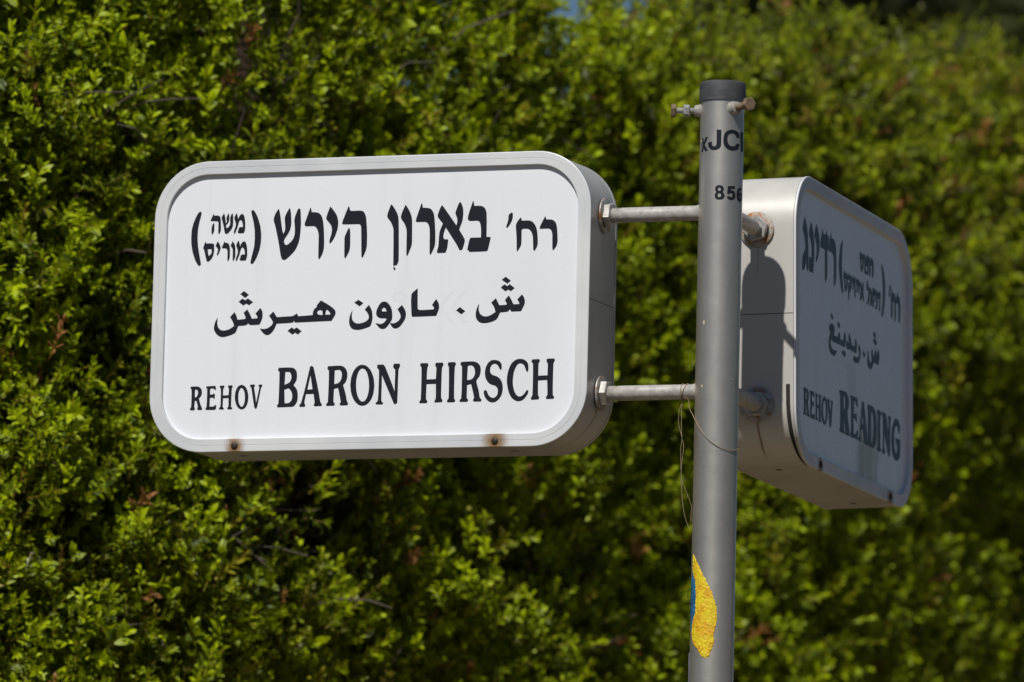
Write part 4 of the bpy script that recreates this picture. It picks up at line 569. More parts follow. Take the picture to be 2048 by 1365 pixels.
# ------------------------------------------------------------------ sign post
R = 0.0278
ZC = 3.192          # underside of the cap
post = empty('sign_post', 'grey steel tube post with dark end cap carrying both street signs', 'sign post', loc=(0, 0, 0.12))
def PL(o):          # keep world coordinates under the post's Empty
    o.matrix_parent_inverse = Matrix.Translation((0, 0, -0.12)); return o
PL(lathe('pole', [(0.12, R), (1.0, R), (2.0, R), (2.6, R), (ZC + 0.004, R)], M['pole'], post, n=96))
PL(lathe('end_cap', [(ZC, R + 0.0006), (ZC + 0.0002, R + 0.0017), (ZC + 0.018, R + 0.0018), (ZC + 0.0235, R + 0.0014), (ZC + 0.0252, R - 0.0006), (ZC + 0.0256, R - 0.004)], M['cap'], post, n=96))
PL(lathe('base_flange', [(0.12, 0.10), (0.134, 0.10), (0.135, 0.098), (0.1352, 0.029)], M['pole'], post, n=48))

# lettering and numbers stuck round the tube
def wrap(name, keys, mat, rad, label=None, thick=None, parent=None):
    vs, fs = [], []
    for key in keys:
        for s in GLYPHS[key]:
            bm = shape_bm([[(a, z) for a, z in q] for q in parse(s, 1e-3, 1e-4)])
            if thick:
                # fine cells so that the paint can be lumpy
                zs = [v.co.z for v in bm.verts]
                z = min(zs)
                while z < max(zs):
                    bmesh.ops.bisect_plane(bm, geom=bm.verts[:] + bm.edges[:] + bm.faces[:], plane_co=(0, 0, z), plane_no=(0, 0, 1)); z += 0.0016
            a = -3.5
            while a < 0.2:
                bmesh.ops.bisect_plane(bm, geom=bm.verts[:] + bm.edges[:] + bm.faces[:], plane_co=(a, 0, 0), plane_no=(1, 0, 0)); a += 0.06
            bm.verts.index_update()
            n0 = len(vs)
            for v in bm.verts:
                r = rad
                th, zz = v.co.x, v.co.z
                if thick:
                    nz = noise.noise(Vector((th * 14, zz * 520, 3.1))) + 0.6 * noise.noise(Vector((th * 33, zz * 1200, 7.7)))
                    edge = 0.0 if any(e.is_boundary for e in v.link_edges) else 1.0
                    r = rad - 0.0002 + edge * max(0.0, thick * (0.55 + 0.9 * nz))
                    if not edge:
                        zz += 0.0024 * noise.noise(Vector((th * 60, zz * 1500, 0))); th += 0.055 * noise.noise(Vector((zz * 1500, th * 60, 5)))
                vs.append((r * cos(th), r * sin(th), zz + 2.75))
            for f in bm.faces: fs.append(tuple(n0 + v.index for v in f.verts))
            bm.free()
    o = PL(from_py(name, vs, fs, mat, parent or post, 60))
    if label: o['label'] = label
    return o
wrap('lettering', ['P_a'], M['vinyl'], R + 0.00025, 'black letters xJCI near the top of the tube')
wrap('number_sticker', ['P_b'], M['vinyl'], R + 0.00025, 'black number 856 on the tube')
wrap('paint_smear', ['Y_y'], M['yellow'], R + 0.0003, 'thick yellow paint smear', 0.0011)
wrap('paint_smear', ['Y_b'], M['blue'], R + 0.0002, 'blue paint edge beside the yellow smear', 0.0006)

# a curled flake of the smear standing off the left side of the tube
vs, fs = [], []
for i in range(12):
    t = i / 11
    for k in range(5):
        u = k / 4
        wdt = 0.004 + 0.006 * sin(pi * t)
        vs.append((-R - 0.0006 - 0.0042 * sin(pi * t) * (1 - 0.35 * u) + 0.0008 * noise.noise(Vector((t * 9, u * 5, 1))), -0.006 + wdt * (u - 0.5) * 1.5, 2.75 - 0.176 - 0.029 * t + 0.001 * noise.noise(Vector((t * 11, u * 3, 9)))))
for i in range(11):
    for k in range(4): fs.append((i * 5 + k, i * 5 + k + 1, (i + 1) * 5 + k + 1, (i + 1) * 5 + k))
o = PL(from_py('paint_flake', vs, fs, M['yellow'], post, 60)); o['label'] = 'curled yellow flake lifting off the tube'
vs, fs = [], []
for i in range(9):
    for k, a in enumerate((-3.0, -3.08, -3.16, -3.22)):
        rr = R + 0.0004 + (0.0009 if k == 2 else 0)
        vs.append((rr * cos(a), rr * sin(a), 2.75 - 0.262 - 0.006 * i + 0.0008 * sin(i * 2.1 + k)))
for i in range(8):
    for k in range(3): fs.append((i * 4 + k, i * 4 + k + 1, (i + 1) * 4 + k + 1, (i + 1) * 4 + k))
o = PL(from_py('tape_strip', vs, fs, M['tape'], post, 60)); o['label'] = 'sliver of purple tape low on the tube'

for th, z, s in ((-2.302, 0.1560, 0.0032), (-2.348, 0.0751, 0.0022), (-0.824, 0.0848, 0.0012), (-2.74, 0.3905, 0.0022)):
    vs = [(0, 0, 0)]; rr = R + 0.0004
    vs = [((rr + 0.0003) * cos(th), (rr + 0.0003) * sin(th), 2.75 + z)]
    for i in range(12):
        a = 2 * pi * i / 12; q = s * (0.75 + 0.5 * random.random())
        t2 = th + q * 0.6 * cos(a) / R
        vs.append((rr * cos(t2), rr * sin(t2), 2.75 + z + q * sin(a)))
    o = PL(from_py('paint_chip', vs, [(0, 1 + i, 1 + (i + 1) % 12) for i in range(12)], M['chip'], post))

# clamping bolts near the top
def hexprism(name, center, axis, r, h, mat, parent, rot=0.0, cham=0.12):
    q = Vector(axis).normalized().to_track_quat('Z', 'Y')
    vs, fs = [], []
    for hh, rr in ((-h / 2, r * (1 - cham)), (-h / 2 + r * cham * 0.6, r), (h / 2 - r * cham * 0.6, r), (h / 2, r * (1 - cham))):
        for i in range(6):
            a = rot + pi / 3 * i
            vs.append(tuple(Vector(center) + q @ Vector((rr * cos(a), rr * sin(a), hh))))
    for k in range(3):
        for i in range(6):
            j = (i + 1) % 6
            fs.append((k * 6 + i, k * 6 + j, (k + 1) * 6 + j, (k + 1) * 6 + i))
    fs += [(5, 4, 3, 2, 1, 0), (18, 19, 20, 21, 22, 23)]
    return from_py(name, vs, fs, mat, parent)

def thread(h0, h1, r, pitch, depth):
    p, h, k = [], h0, 0
    while h <= h1:
        p.append((h, r - (depth if k % 2 else 0))); h += pitch / 2; k += 1
    return p

def bolt(dirv, z, rusty, lock):
    d = Vector(dirv).normalized()
    mm = M['rust'] if rusty else M['nut']
    org = Vector((0, 0, z))
    bo = PL(lathe('clamp_bolt', [(R - 0.002, 0.0036)] + thread(R + 0.001, 0.0585, 0.0040 if not rusty else 0.0047, 0.0013, 0.0005), mm, post, org, d, 20))
    if rusty: bo['label'] = 'rusty clamp bolt facing the road'
    lathe('weld_nut', [(R - 0.005, 0.0115), (R - 0.0015, 0.0102), (R + 0.0008, 0.0086), (R + 0.003, 0.0078), (R + 0.0072, 0.0074), (R + 0.0080, 0.0056)], M['weld'], bo, org, d, 10, 50)
    hexprism('bolt_head', org + d * 0.062, d, 0.0086 if not rusty else 0.0092, 0.0062, M['rust'], bo, 0.2)
    if lock: hexprism('lock_nut', org + d * 0.0455, d, 0.0078, 0.0080, M['nut'], bo, 0.35)
    return bo
bolt((-1, 0.05, 0), 3.181, False, True)
bolt((0.52, -0.86, 0.02), 3.181, True, False)


# ------------------------------------------------------------------ the signs
def sign_matrix(O, X, N, Y):
    X, N, Y = Vector(X), Vector(N), Vector(Y)
    return Matrix(((X.x, -N.x, Y.x, O[0]), (X.y, -N.y, Y.y, O[1]), (X.z, -N.z, Y.z, O[2]), (0, 0, 0, 1)))

def make_sign(mw, label, side, letters, case, panelm, seam_z):
    t = empty('street_sign', label, 'street sign', mw, group='box street signs on the post')
    y0 = -D / 2
    # shell with a groove behind each rim
    cs = loft('case', [(0.0022, y0 + 0.0022), (0.0022, y0 + 0.0034), (0.0006, y0 + 0.0038), (0.0006, y0 + D - 0.0072), (0.0022, y0 + D - 0.0068), (0.0022, y0 + D - 0.0058)], case, t, smooth=28)
    fr = loft('front_frame', [(0.0025, y0 + 0.0030), (0.0003, y0 + 0.0030), (0.0, y0 + 0.0027), (0.0, y0 + 0.0008), (0.0003, y0 + 0.0003), (0.0010, y0), (0.0082, y0), (0.0086, y0 + 0.0004), (0.0090, y0), (0.0165, y0), (0.0170, y0 + 0.0003), (0.0172, y0 + 0.0009), (0.0172, y0 + 0.0075)], M['frame'], t, smooth=22)
    bk = loft('back_frame', [(0.0025, y0 + D - 0.0062), (0.0002, y0 + D - 0.0062), (0.0, y0 + D - 0.0058), (0.0, y0 + D - 0.0008), (0.0008, y0 + D), (0.3 * H, y0 + D)][:5] + [(0.0160, y0 + D), (0.0170, y0 + D - 0.004)], case, t, smooth=22)
    loft('back_panel', [(0.0165, y0 + D - 0.0045), (0.0165, y0 + D - 0.0030)], panelm, t, True, True)
    pn = loft('panel', [(0.0168, y0 + 0.0080), (0.0168, y0 + 0.0050)], panelm, t, True, True)
    # lettering, cut from thin vinyl and stuck on the panel
    for name, lab, keys in letters:
        bm = bmesh.new()
        for key in keys:
            for s in GLYPHS[key]:
                g = shape_bm([[(a - W / 2, z) for a, z in q] for q in parse(s, 1e-4, 1e-4)])
                ex = bmesh.ops.extrude_face_region(g, geom=g.faces[:])
                bmesh.ops.translate(g, verts=[v for v in ex['geom'] if isinstance(v, bmesh.types.BMVert)], vec=(0, -0.00003 if name == 'faded_mark' else -0.00018, 0))
                me = bpy.data.meshes.new('tmp'); g.to_mesh(me); g.free(); bm.from_mesh(me); bpy.data.meshes.remove(me)
        bmesh.ops.translate(bm, verts=bm.verts[:], vec=(0, y0 + 0.00495, 0))
        bmesh.ops.recalc_face_normals(bm, faces=bm.faces[:])
        o = from_bm(name, bm, M['ghost'] if name == 'faded_mark' else M['vinyl'], pn)
        o['label'] = lab
    # slotted screws in the lower rim
    for k, sx in enumerate(SCREW_X):
        sc_ = lathe('screw', [(0, 0.0047), (0.0009, 0.0045), (0.0018, 0.0034), (0.0022, 0.0018), (0.0023, 0.0002)], M['screw'], t, (sx, y0 + 0.0001, 0.0078), (0, -1, 0), 20, 60)
        a = (0.5, 1.45)[k] if side > 0 else (1.2, 1.5)[k]
        dx, dz = cos(a) * 0.0042, -sin(a) * 0.0042
        vs, fs = tube_geo([(sx - dx, y0 - 0.0012, 0.0078 - dz), (sx, y0 - 0.0021, 0.0078), (sx + dx, y0 - 0.0012, 0.0078 + dz)], 0.0005, 6)
        from_py('screw_slot', vs, fs, M['dark'], sc_)
    # hairline joint of the two halves of the case and of the rim
    for sd in (-1, 1):
        vs = [(sd * (W / 2 - 0.0004), y, z) for y in (y0 + 0.0039, y0 + D - 0.0073) for z in (seam_z - 0.00035, seam_z + 0.00035)]
        vs += [(sd * (W / 2 + 0.00005 - 0.0004), v[1], v[2]) for v in vs]
        from_py('case_joint', vs, [(0, 1, 3, 2), (4, 6, 7, 5), (0, 4, 5, 1), (2, 3, 7, 6), (0, 2, 6, 4), (1, 5, 7, 3)], M['dark'], t)
    # drain holes on the underside
    for hx in ((0.186, -0.187, -0.2497) if side > 0 else (-0.1969, 0.176)):
        vs = [(hx + 0.0068 * cos(2 * pi * i / 20), -0.001 + 0.0042 * sin(2 * pi * i / 20), 0.00045) for i in range(20)]
        from_py('drain_hole', vs, [tuple(range(20))], M['dark'], t)
    # washers and lock nuts where the arms enter
    for z in (0.3012, 0.0722):
        xs = side * (W / 2 - 0.0006)
        ax = (side, 0, 0)
        lathe('rubber_seal', [(0, 0.0212), (0.0012, 0.0212)], M['dark'], t, (xs, 0, z), ax, 40)
        lathe('washer', [(0.0012, 0.0224), (0.0013, 0.0228), (0.0032, 0.0228), (0.0036, 0.0222), (0.0036, 0.0105)], M['washer2'] if side < 0 and z > 0.2 else M['washer'], t, (xs, 0, z), ax, 48)
        hexprism('nut', (xs + side * 0.0082, 0, z), ax, 0.0172, 0.0088, M['nut'], t, 0.25 if z > 0.2 else 0.05, 0.08)
    return t

LET1 = [('street_word', 'Hebrew abbreviation for street, right end of the top line', ['h_street']),
        ('street_name', 'large Hebrew street name in black', ['h_name']),
        ('name_note', 'small Hebrew name on two lines in round brackets', ['h_note']),
        ('street_word', 'Arabic letter and full stop, right end of the middle line', ['a_street']),
        ('street_name', 'Arabic street name in black', ['a_name']),
        ('street_word', 'small capitals REHOV', ['l_street']),
        ('street_name', 'large capitals BARON', ['l_name']),
        ('street_name', 'large capitals HIRSCH', ['l_name2']),
        ('faded_mark', 'barely visible ghost of a removed double arrow', ['ghost']),
        ('faded_mark', 'barely visible ghost of a removed round numeral', ['ghost2'])]
LET2 = [('street_word', 'Hebrew abbreviation for street, right end of the top line', ['H_street']),
        ('street_name', 'large Hebrew street name in black', ['H_name']),
        ('name_note', 'small Hebrew name on two lines in round brackets', ['H_note']),
        ('street_word', 'Arabic letter and full stop, right end of the middle line', ['A_street']),
        ('street_name', 'Arabic street name in black', ['A_name']),
        ('street_word', 'small capitals REHOV', ['L_street']),
        ('street_name', 'large capitals READING', ['L_name'])]
MS1 = sign_matrix((-0.428546, 0.1584777, 2.750941), (0.9387449, -0.3445987, -0.003121654), (-0.3446115, -0.9387277, -0.005766227), (0.000943349, -0.006488775, 0.9999785))
MS2 = sign_matrix((0.148998, 0.4555144, 2.754684), (0.3038016, 0.9527343, -0.001381189), (0.9525744, -0.3037233, 0.01881895), (-0.01750996, 0.007032912, 0.999822))
sign1 = make_sign(MS1, 'white sunlit box sign reading REHOV BARON HIRSCH, left of the post', 1, LET1, M['case1'], M['panel1'], 0.1885)
sign2 = make_sign(MS2, 'shaded box sign reading REHOV READING, turned away on the right of the post', -1, LET2, M['case2'], M['panel2'], 0.1905)

# open slit between rim and shell at the lower left corner of the second sign
pth = [(-W / 2 + 0.0, 0.098)]
for x, z in reversed(rrect(W, H, 0.074, 20)):
    if x < -0.17 and z < 0.080: pth.append((x, z))
pth.sort(key=lambda q: (q[0], -q[1]))
vs, fs = [], []
for i, (x, z) in enumerate(pth):
    t = i / (len(pth) - 1)
    w = 0.0054 * min(1, (1 - t) * 1.6) ** 0.7
    cx, cz = -W / 2 + 0.074, 0.074
    dx, dz = (x - cx, z - cz) if z < 0.074 else (-1, 0)
    if x > cx: dx, dz = 0, -1
    ln = math.hypot(dx, dz); dx /= ln; dz /= ln
    for y in (0.0, w):
        vs.append((x - dx * 0.0003, -D / 2 + 0.0036 + 0.0045 * (1 - t) + y, z - dz * 0.0003))
for i in range(len(pth) - 1): fs.append((2 * i, 2 * i + 1, 2 * i + 3, 2 * i + 2))
o = from_py('open_joint', vs, fs, M['dark'], sign2)
o['label'] = 'dark open slit between rim and case at the lower corner'

# threaded support arms, welded to the tube
for mw, side, gap in ((MS1, 1, 0.1563), (MS2, -1, 0.1795)):
    for z in (0.3012, 0.0722):
        a = mw @ Vector((side * (W / 2 - 0.012), 0, z))
        dr = (mw.to_3x3() @ Vector((side, 0, 0))).normalized()
        L = gap + 0.012
        prof = [(0, 0.0088)] + thread(0.012, 0.0345, 0.0098, 0.0023, 0.0012) + [(0.036, 0.0097), (0.07, 0.0098), (0.1, 0.0097), (L - R - 0.004, 0.0097), (L - R + 0.0005, 0.0112), (L - R + 0.004, 0.0125), (L - 0.006, 0.0125)]
        arm = PL(lathe('support_arm', prof, M['arm'], post, a, dr, 32, 40))

# ------------------------------------------------------------------ the loose wire
WA = [(-0.0402, 0.016, 2.8134), (-0.0437, 0.016, 2.8073), (-0.0471, 0.0165, 2.796), (-0.0472, 0.0165, 2.7817), (-0.0446, 0.0162, 2.7706), (-0.042, 0.016, 2.7611), (-0.0402, 0.0158, 2.7516), (-0.0416, 0.016, 2.7389), (-0.0425, 0.016, 2.7229), (-0.0425, 0.016, 2.7071), (-0.0405, 0.016, 2.6833), (-0.0369, 0.016, 2.6627), (-0.0311, 0.016, 2.647)]
WB = [(-0.0402, 0.014, 2.8134), (-0.0436, 0.015, 2.8025), (-0.0436, 0.014, 2.7786), (-0.0428, 0.014, 2.7611), (-0.0441, 0.014, 2.7468), (-0.0431, 0.0145, 2.7229), (-0.0418, 0.014, 2.7087), (-0.036, 0.0135, 2.6945), (-0.0293, 0.013, 2.6772), (-0.0292, 0.012, 2.6677), (-0.0295, 0.012, 2.6566)]
WC = [(-0.0402, 0.004, 2.8134), (-0.037, 0.004, 2.8119), (-0.035, 0.003, 2.8075), (-0.0344, 0.001, 2.7996), (-0.0300, -0.004, 2.7901), (-0.0258, -0.0126, 2.7802), (-0.021, -0.0195, 2.7699), (-0.0116, -0.0264, 2.7582), (-0.002, -0.0288, 2.7502), (0.0091, -0.0274, 2.7451), (0.0203, -0.0204, 2.7442), (0.0282, -0.0060, 2.748), (0.0284, 0.004, 2.752)]
wire = empty('wire', 'thin brown wire looped round the lower left arm and trailing beside the post', 'wire', loc=(-0.0402, 0.015, 2.8134))
def wpart(name, pts, r):
    vs, fs = tube_geo(spline(pts, 5), r, 6)
    o = from_py(name, vs, fs, M['wire'], wire, 60)
    o.matrix_parent_inverse = Matrix.Translation((0.0402, -0.015, -2.8134))
    return o
wpart('wire_strand', WA, 0.0004); wpart('wire_strand', WB, 0.00036); wpart('wire_strand', WC, 0.00045)
axp = MS1 @ Vector((W / 2, 0, 0.0722)); axd = (MS1.to_3x3() @ Vector((1, 0, 0))).normalized()
u1 = Vector((0, 0, 1)); u2 = axd.cross(u1).normalized()
for off, tilt in ((0.1115, 0.0), (0.1145, 0.0035)):
    cpt = axp + axd * off
    wpart('wire_loop', [cpt + 0.0104 * (cos(a) * u1 + sin(a) * u2) + axd * tilt * cos(a) for a in [2 * pi * i / 16 for i in range(17)]], 0.0006)

# ------------------------------------------------------------------ the hedge
# the hedge runs in a curve: nearly square to the road on the left, drawing away to the right
HU = np.array([-0.35, -0.1, 0.0, 0.25, 0.5, 0.75, 1.0, 1.2, 1.6])
HX = np.array([-1.46, -1.106, -0.970, -0.625, -0.260, 0.1635, 0.654, 1.10, 2.13])
HY = np.array([1.02, 0.97, 1.00, 1.35, 2.10, 3.05, 4.05, 4.90, 6.60])
HD = HY + 9.6
_c = [np.polyfit(HU, v, 5) for v in (HX, HY)]
def cpt(u): return Vector((float(np.polyval(_c[0], u)), float(np.polyval(_c[1], u)), 0))
def cn(u):
    d = (cpt(u + 0.01) - cpt(u - 0.01)).normalized()
    return Vector((d.y, -d.x, 0))
def slope_z(u, k): return 1.572 + k * (9.6 + cpt(u).y)
def top_z(u):
    base = slope_z(u, 0.1790 - 0.0050 * min(1, max(0, (u - 0.58) / 0.08)) - 0.0035 * min(1, max(0, (u - 0.86) / 0.05))) + 0.026 * (u - 0.5) * 2.0
    lobe = 0.16 * (1 - min(1, max(0, (u - 0.515) / 0.03)) ** 1.4)           # the left bush is taller
    return base + lobe + 0.022 * sin(u * 31) + 0.022 * sin(u * 77 + 1)
def bulge(u, z):
    return 0.08 * noise.noise(Vector((u * 3.4, z * 2.1, 4.0))) + 0.045 * noise.noise(Vector((u * 13, z * 6.5, 1.0)))
def hp(u, z, depth):
    return cpt(u) - cn(u) * (depth - bulge(u, z)) + Vector((0, 0, z))
ULO, UHI = -0.09, 1.09
HCEN = cpt(0.5)
# arc length along the curve, so that growth is spread evenly
_us = np.linspace(-0.3, 1.5, 400); _ps = np.array([tuple(cpt(u)) for u in _us])
_ls = np.concatenate([[0], np.cumsum(np.linalg.norm(np.diff(_ps, axis=0), axis=1))])
def pick_u(a, b_):
    # partly by length and partly by bearing: the far end is seen at a slant
    l0, l1 = np.interp([a, b_], _us, _ls)
    return float(np.interp(rng.uniform(l0, l1), _ls, _us)) if rng.random() < 0.45 else float(rng.uniform(a, b_))

hedge = empty('hedge', 'dense sunlit evergreen hedge of small leaves filling the background', 'hedge', loc=tuple(HCEN))
HINV = Matrix.Translation(-HCEN)

def shoot_geo(seed, pairs, llen, lw, spread, bend):
    """one leafy shoot along +z: leaves as 4-triangle blades; returns verts, faces, tints"""
    rr = random.Random(seed)
    vs, fs, tint = [], [], []
    n = pairs
    stem = 0.0082 * n * (llen / 0.016)
    for i in range(n):
        t = (i + 0.5) / n
        for k in range(2 if i < n - 1 else 3):
            az = (i % 2) * pi / 2 + k * (pi if i < n - 1 else 2 * pi / 3) + rr.uniform(-0.5, 0.5)
            el = spread * (1.0 - 0.55 * t) + rr.uniform(-0.22, 0.22)
            L = llen * (0.75 + 0.5 * sin(pi * min(1, t * 0.9 + 0.1))) * rr.uniform(0.75, 1.15)
            if i == n - 1: L *= 0.75
            wd = lw * rr.uniform(0.8, 1.2) * (L / llen)
            d = Vector((sin(el) * cos(az), sin(el) * sin(az), cos(el)))
            sdir = d.cross(Vector((0, 0, 1))).normalized()
            nn = sdir.cross(d).normalized()
            base = Vector((bend * t * t, 0, stem * t))
            fold = wd * 0.22; curl = L * rr.uniform(0.02, 0.14)
            p = [base, base + d * L * 0.38 + sdir * wd / 2 + nn * fold, base + d * L * 0.74 + sdir * wd * 0.40 + nn * (fold - curl * 0.5),
                 base + d * L - nn * curl, base + d * L * 0.74 - sdir * wd * 0.40 + nn * (fold - curl * 0.5), base + d * L * 0.38 - sdir * wd / 2 + nn * fold]
            b0 = len(vs)
            vs += [tuple(q) for q in p]
            fs += [(b0, b0 + 1, b0 + 5), (b0 + 1, b0 + 2, b0 + 4), (b0 + 1, b0 + 4, b0 + 5), (b0 + 2, b0 + 3, b0 + 4)]
            tint += [(min(1, max(0, (t - 0.15) * 1.15 + rr.uniform(-0.25, 0.25))), rr.random(), 0.0)] * 6
    b0 = len(vs)      # the stem, three-sided
    for h in (0, 0.5, 1):
        for k in range(3):
            a = 2 * pi * k / 3
            vs.append((0.0007 * cos(a) + bend * h * h, 0.0007 * sin(a), stem * h)); tint.append((0.3, 0.5, 0.5))
    for h in range(2):
        for k in range(3):
            j = (k + 1) % 3
            fs.append((b0 + h * 3 + k, b0 + h * 3 + j, b0 + h * 3 + 3 + j)); fs.append((b0 + h * 3 + k, b0 + h * 3 + 3 + j, b0 + h * 3 + 3 + k))
    return np.array(vs, dtype=np.float32), np.array(fs, dtype=np.int32), np.array(tint, dtype=np.float32)

PROTO = [shoot_geo(100 + i, pr, ll, lw, sp, bd) for i, (pr, ll, lw, sp, bd) in enumerate(
    ((6, 0.0155, 0.0052, 0.95, 0.004), (5, 0.0140, 0.0056, 1.05, -0.003), (7, 0.0150, 0.0048, 0.90, 0.009), (4, 0.0165, 0.0062, 1.00, 0.0), (6, 0.0130, 0.0056, 1.15, 0.006), (5, 0.0180, 0.0075, 1.0, -0.005)))]

def rot_to(d, roll):
    """(n,3) unit directions -> (n,3,3) matrices taking +z to d"""
    a = np.where(np.abs(d[:, 2:3]) > 0.95, np.array([[1.0, 0, 0]]), np.array([[0, 0, 1.0]]))
    x = np.cross(a, d); x /= np.linalg.norm(x, axis=1, keepdims=True)
    y = np.cross(d, x)
    c, s = np.cos(roll)[:, None], np.sin(roll)[:, None]
    return np.stack([x * c + y * s, -x * s + y * c, d], axis=2)

def scatter_mesh(name, protos, pick, pos, dirs, scale, tmod, mat):
    V, F, T = [], [], []
    off = 0
    for k, (pv, pf, pt) in enumerate(protos):
        ids = np.where(pick == k)[0]
        if len(ids) == 0: continue
        m = rot_to(dirs[ids], rng.uniform(0, 2 * pi, len(ids)))
        v = np.einsum('nij,vj->nvi', m, pv) * scale[ids][:, None, None] + pos[ids][:, None, :]
        n, nv = len(ids), len(pv)
        f = pf[None] + (np.arange(n) * nv)[:, None, None] + off
        t = np.repeat(pt[None], n, 0).copy()
        t[:, :, 0] = np.clip(t[:, :, 0] + tmod[ids][:, 0:1], 0, 1)
        t[:, :, 1] = np.clip(t[:, :, 1] * 0.6 + tmod[ids][:, 1:2] * 0.4, 0, 1)
        t[:, :, 2] = np.clip(t[:, :, 2] + tmod[ids][:, 2:3], 0, 1)
        V.append(v.reshape(-1, 3)); F.append(f.reshape(-1, 3)); T.append(t.reshape(-1, 3)); off += n * nv
    V = np.concatenate(V); F = np.concatenate(F); T = np.concatenate(T)
    me = bpy.data.meshes.new(name)
    me.vertices.add(len(V)); me.vertices.foreach_set('co', V.astype(np.float32).ravel())
    me.loops.add(F.size); me.loops.foreach_set('vertex_index', F.astype(np.int32).ravel())
    me.polygons.add(len(F)); me.polygons.foreach_set('loop_start', np.arange(0, F.size, 3, dtype=np.int32))
    me.update(calc_edges=True)
    ca = me.color_attributes.new('tint', 'FLOAT_COLOR', 'POINT')
    ca.data.foreach_set('color', np.concatenate([T, np.ones((len(T), 1))], 1).astype(np.float32).ravel())
    me.materials.append(mat)
    return me

pos, dirs, near = [], [], []
tm = []
def bare(s, z):          # how bare the hedge is here (older wood showing)
    a = math.exp(-(((s - 0.30) / 0.085) ** 2 + ((z - slope_z(s, 0.112)) / 0.09) ** 2))
    b_ = math.exp(-(((s - 0.50) / 0.05) ** 2 + ((z - slope_z(s, 0.105)) / 0.09) ** 2)) * 0.8
    return max(a, b_)
def add_cluster(s, z, depth, cnt, spr, bright):
    c = hp(s, z, depth)
    axis = (cn(s) * 0.5 + Vector((-0.15, -0.45, 0)) * 0.9 + Vector((0, 0, 0.75)) + Vector((rng.normal(0, 0.35), rng.normal(0, 0.35), rng.normal(0, 0.3)))).normalized()
    kind = rng.random()
    zr = (z - 1.572) / (9.6 + cpt(s).y)
    olive = min(1, max(0, (s - 0.58) / 0.15)) * min(1, max(0, (zr - 0.125) / 0.02))
    brown = bare(s, z)
    dull = -0.35 if kind < 0.22 else (0.15 if kind > 0.8 else 0.0)
    for _ in range(cnt):
        q = Vector((rng.normal(0, 1), rng.normal(0, 1), rng.normal(0, 1))) * spr
        d = (axis + Vector((rng.normal(0, 0.45), rng.normal(0, 0.45), rng.normal(0, 0.45)))).normalized()
        pos.append(tuple(c + q + axis * rng.uniform(-0.03, 0.02))); dirs.append(tuple(d))
        near.append(depth)
        r = rng.random()
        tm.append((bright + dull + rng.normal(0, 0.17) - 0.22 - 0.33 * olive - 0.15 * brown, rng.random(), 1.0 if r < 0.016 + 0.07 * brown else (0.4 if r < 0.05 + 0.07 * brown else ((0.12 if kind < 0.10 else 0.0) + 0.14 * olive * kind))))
N_CL = 4800
for i in range(N_CL):
    s = pick_u(ULO, UHI)
    tz = top_z(s); lo = slope_z(s, 0.0835)
    z = tz - (tz - lo) * rng.random() ** 0.97
    if rng.random() < bare(s, z) * 0.72: continue
    depth = abs(rng.normal(0, 0.048))
    g = noise.noise(Vector((s * 15, z * 8, 9)))
    if g < -0.34 and depth < 0.09: depth += 0.06
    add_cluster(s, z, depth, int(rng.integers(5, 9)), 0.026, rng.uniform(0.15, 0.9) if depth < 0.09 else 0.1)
for i in range(900):                                      # shoots reaching out of the receding face on the right
    s = rng.uniform(0.42, UHI); tz = top_z(s); lo = slope_z(s, 0.0835)
    add_cluster(s, rng.uniform(lo, tz - 0.03), rng.uniform(-0.07, 0.0), int(rng.integers(2, 6)), 0.018, rng.uniform(0.3, 1.0))
for i in range(420):                                      # and more of them low on the right, where the sun catches them
    s = rng.uniform(0.66, UHI); tz = top_z(s); lo = slope_z(s, 0.0835)
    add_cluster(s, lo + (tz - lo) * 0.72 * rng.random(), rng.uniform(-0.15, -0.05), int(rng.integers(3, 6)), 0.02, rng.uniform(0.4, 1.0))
for i in range(440):                                      # shoots standing up along the top edge and over the top
    s = rng.uniform(0.52, UHI)
    add_cluster(s, top_z(s) + rng.uniform(-0.06, 0.04) + (0.05 if rng.random() < 0.15 else 0), rng.uniform(0.0, 0.40), int(rng.integers(3, 7)), 0.016, 0.45)
for i in range(220):                                      # sparser growth below the frame
    s = rng.uniform(-0.25, 1.3)
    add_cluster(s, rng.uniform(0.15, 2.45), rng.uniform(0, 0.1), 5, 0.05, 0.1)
pos, dirs, near, tm = np.array(pos), np.array(dirs), np.array(near), np.array(tm)
keep = ~((pos[:, 0] > -0.228) & (pos[:, 0] < -0.168) & (pos[:, 2] > 3.655))      # a gap where the two bushes meet
pos, dirs, near, tm = pos[keep], dirs[keep], near[keep], tm[keep]
pick = rng.choice(6, len(pos), p=(0.24, 0.2, 0.2, 0.12, 0.2, 0.04))
scale = 0.75 + 0.75 * rng.random(len(pos)) ** 1.6
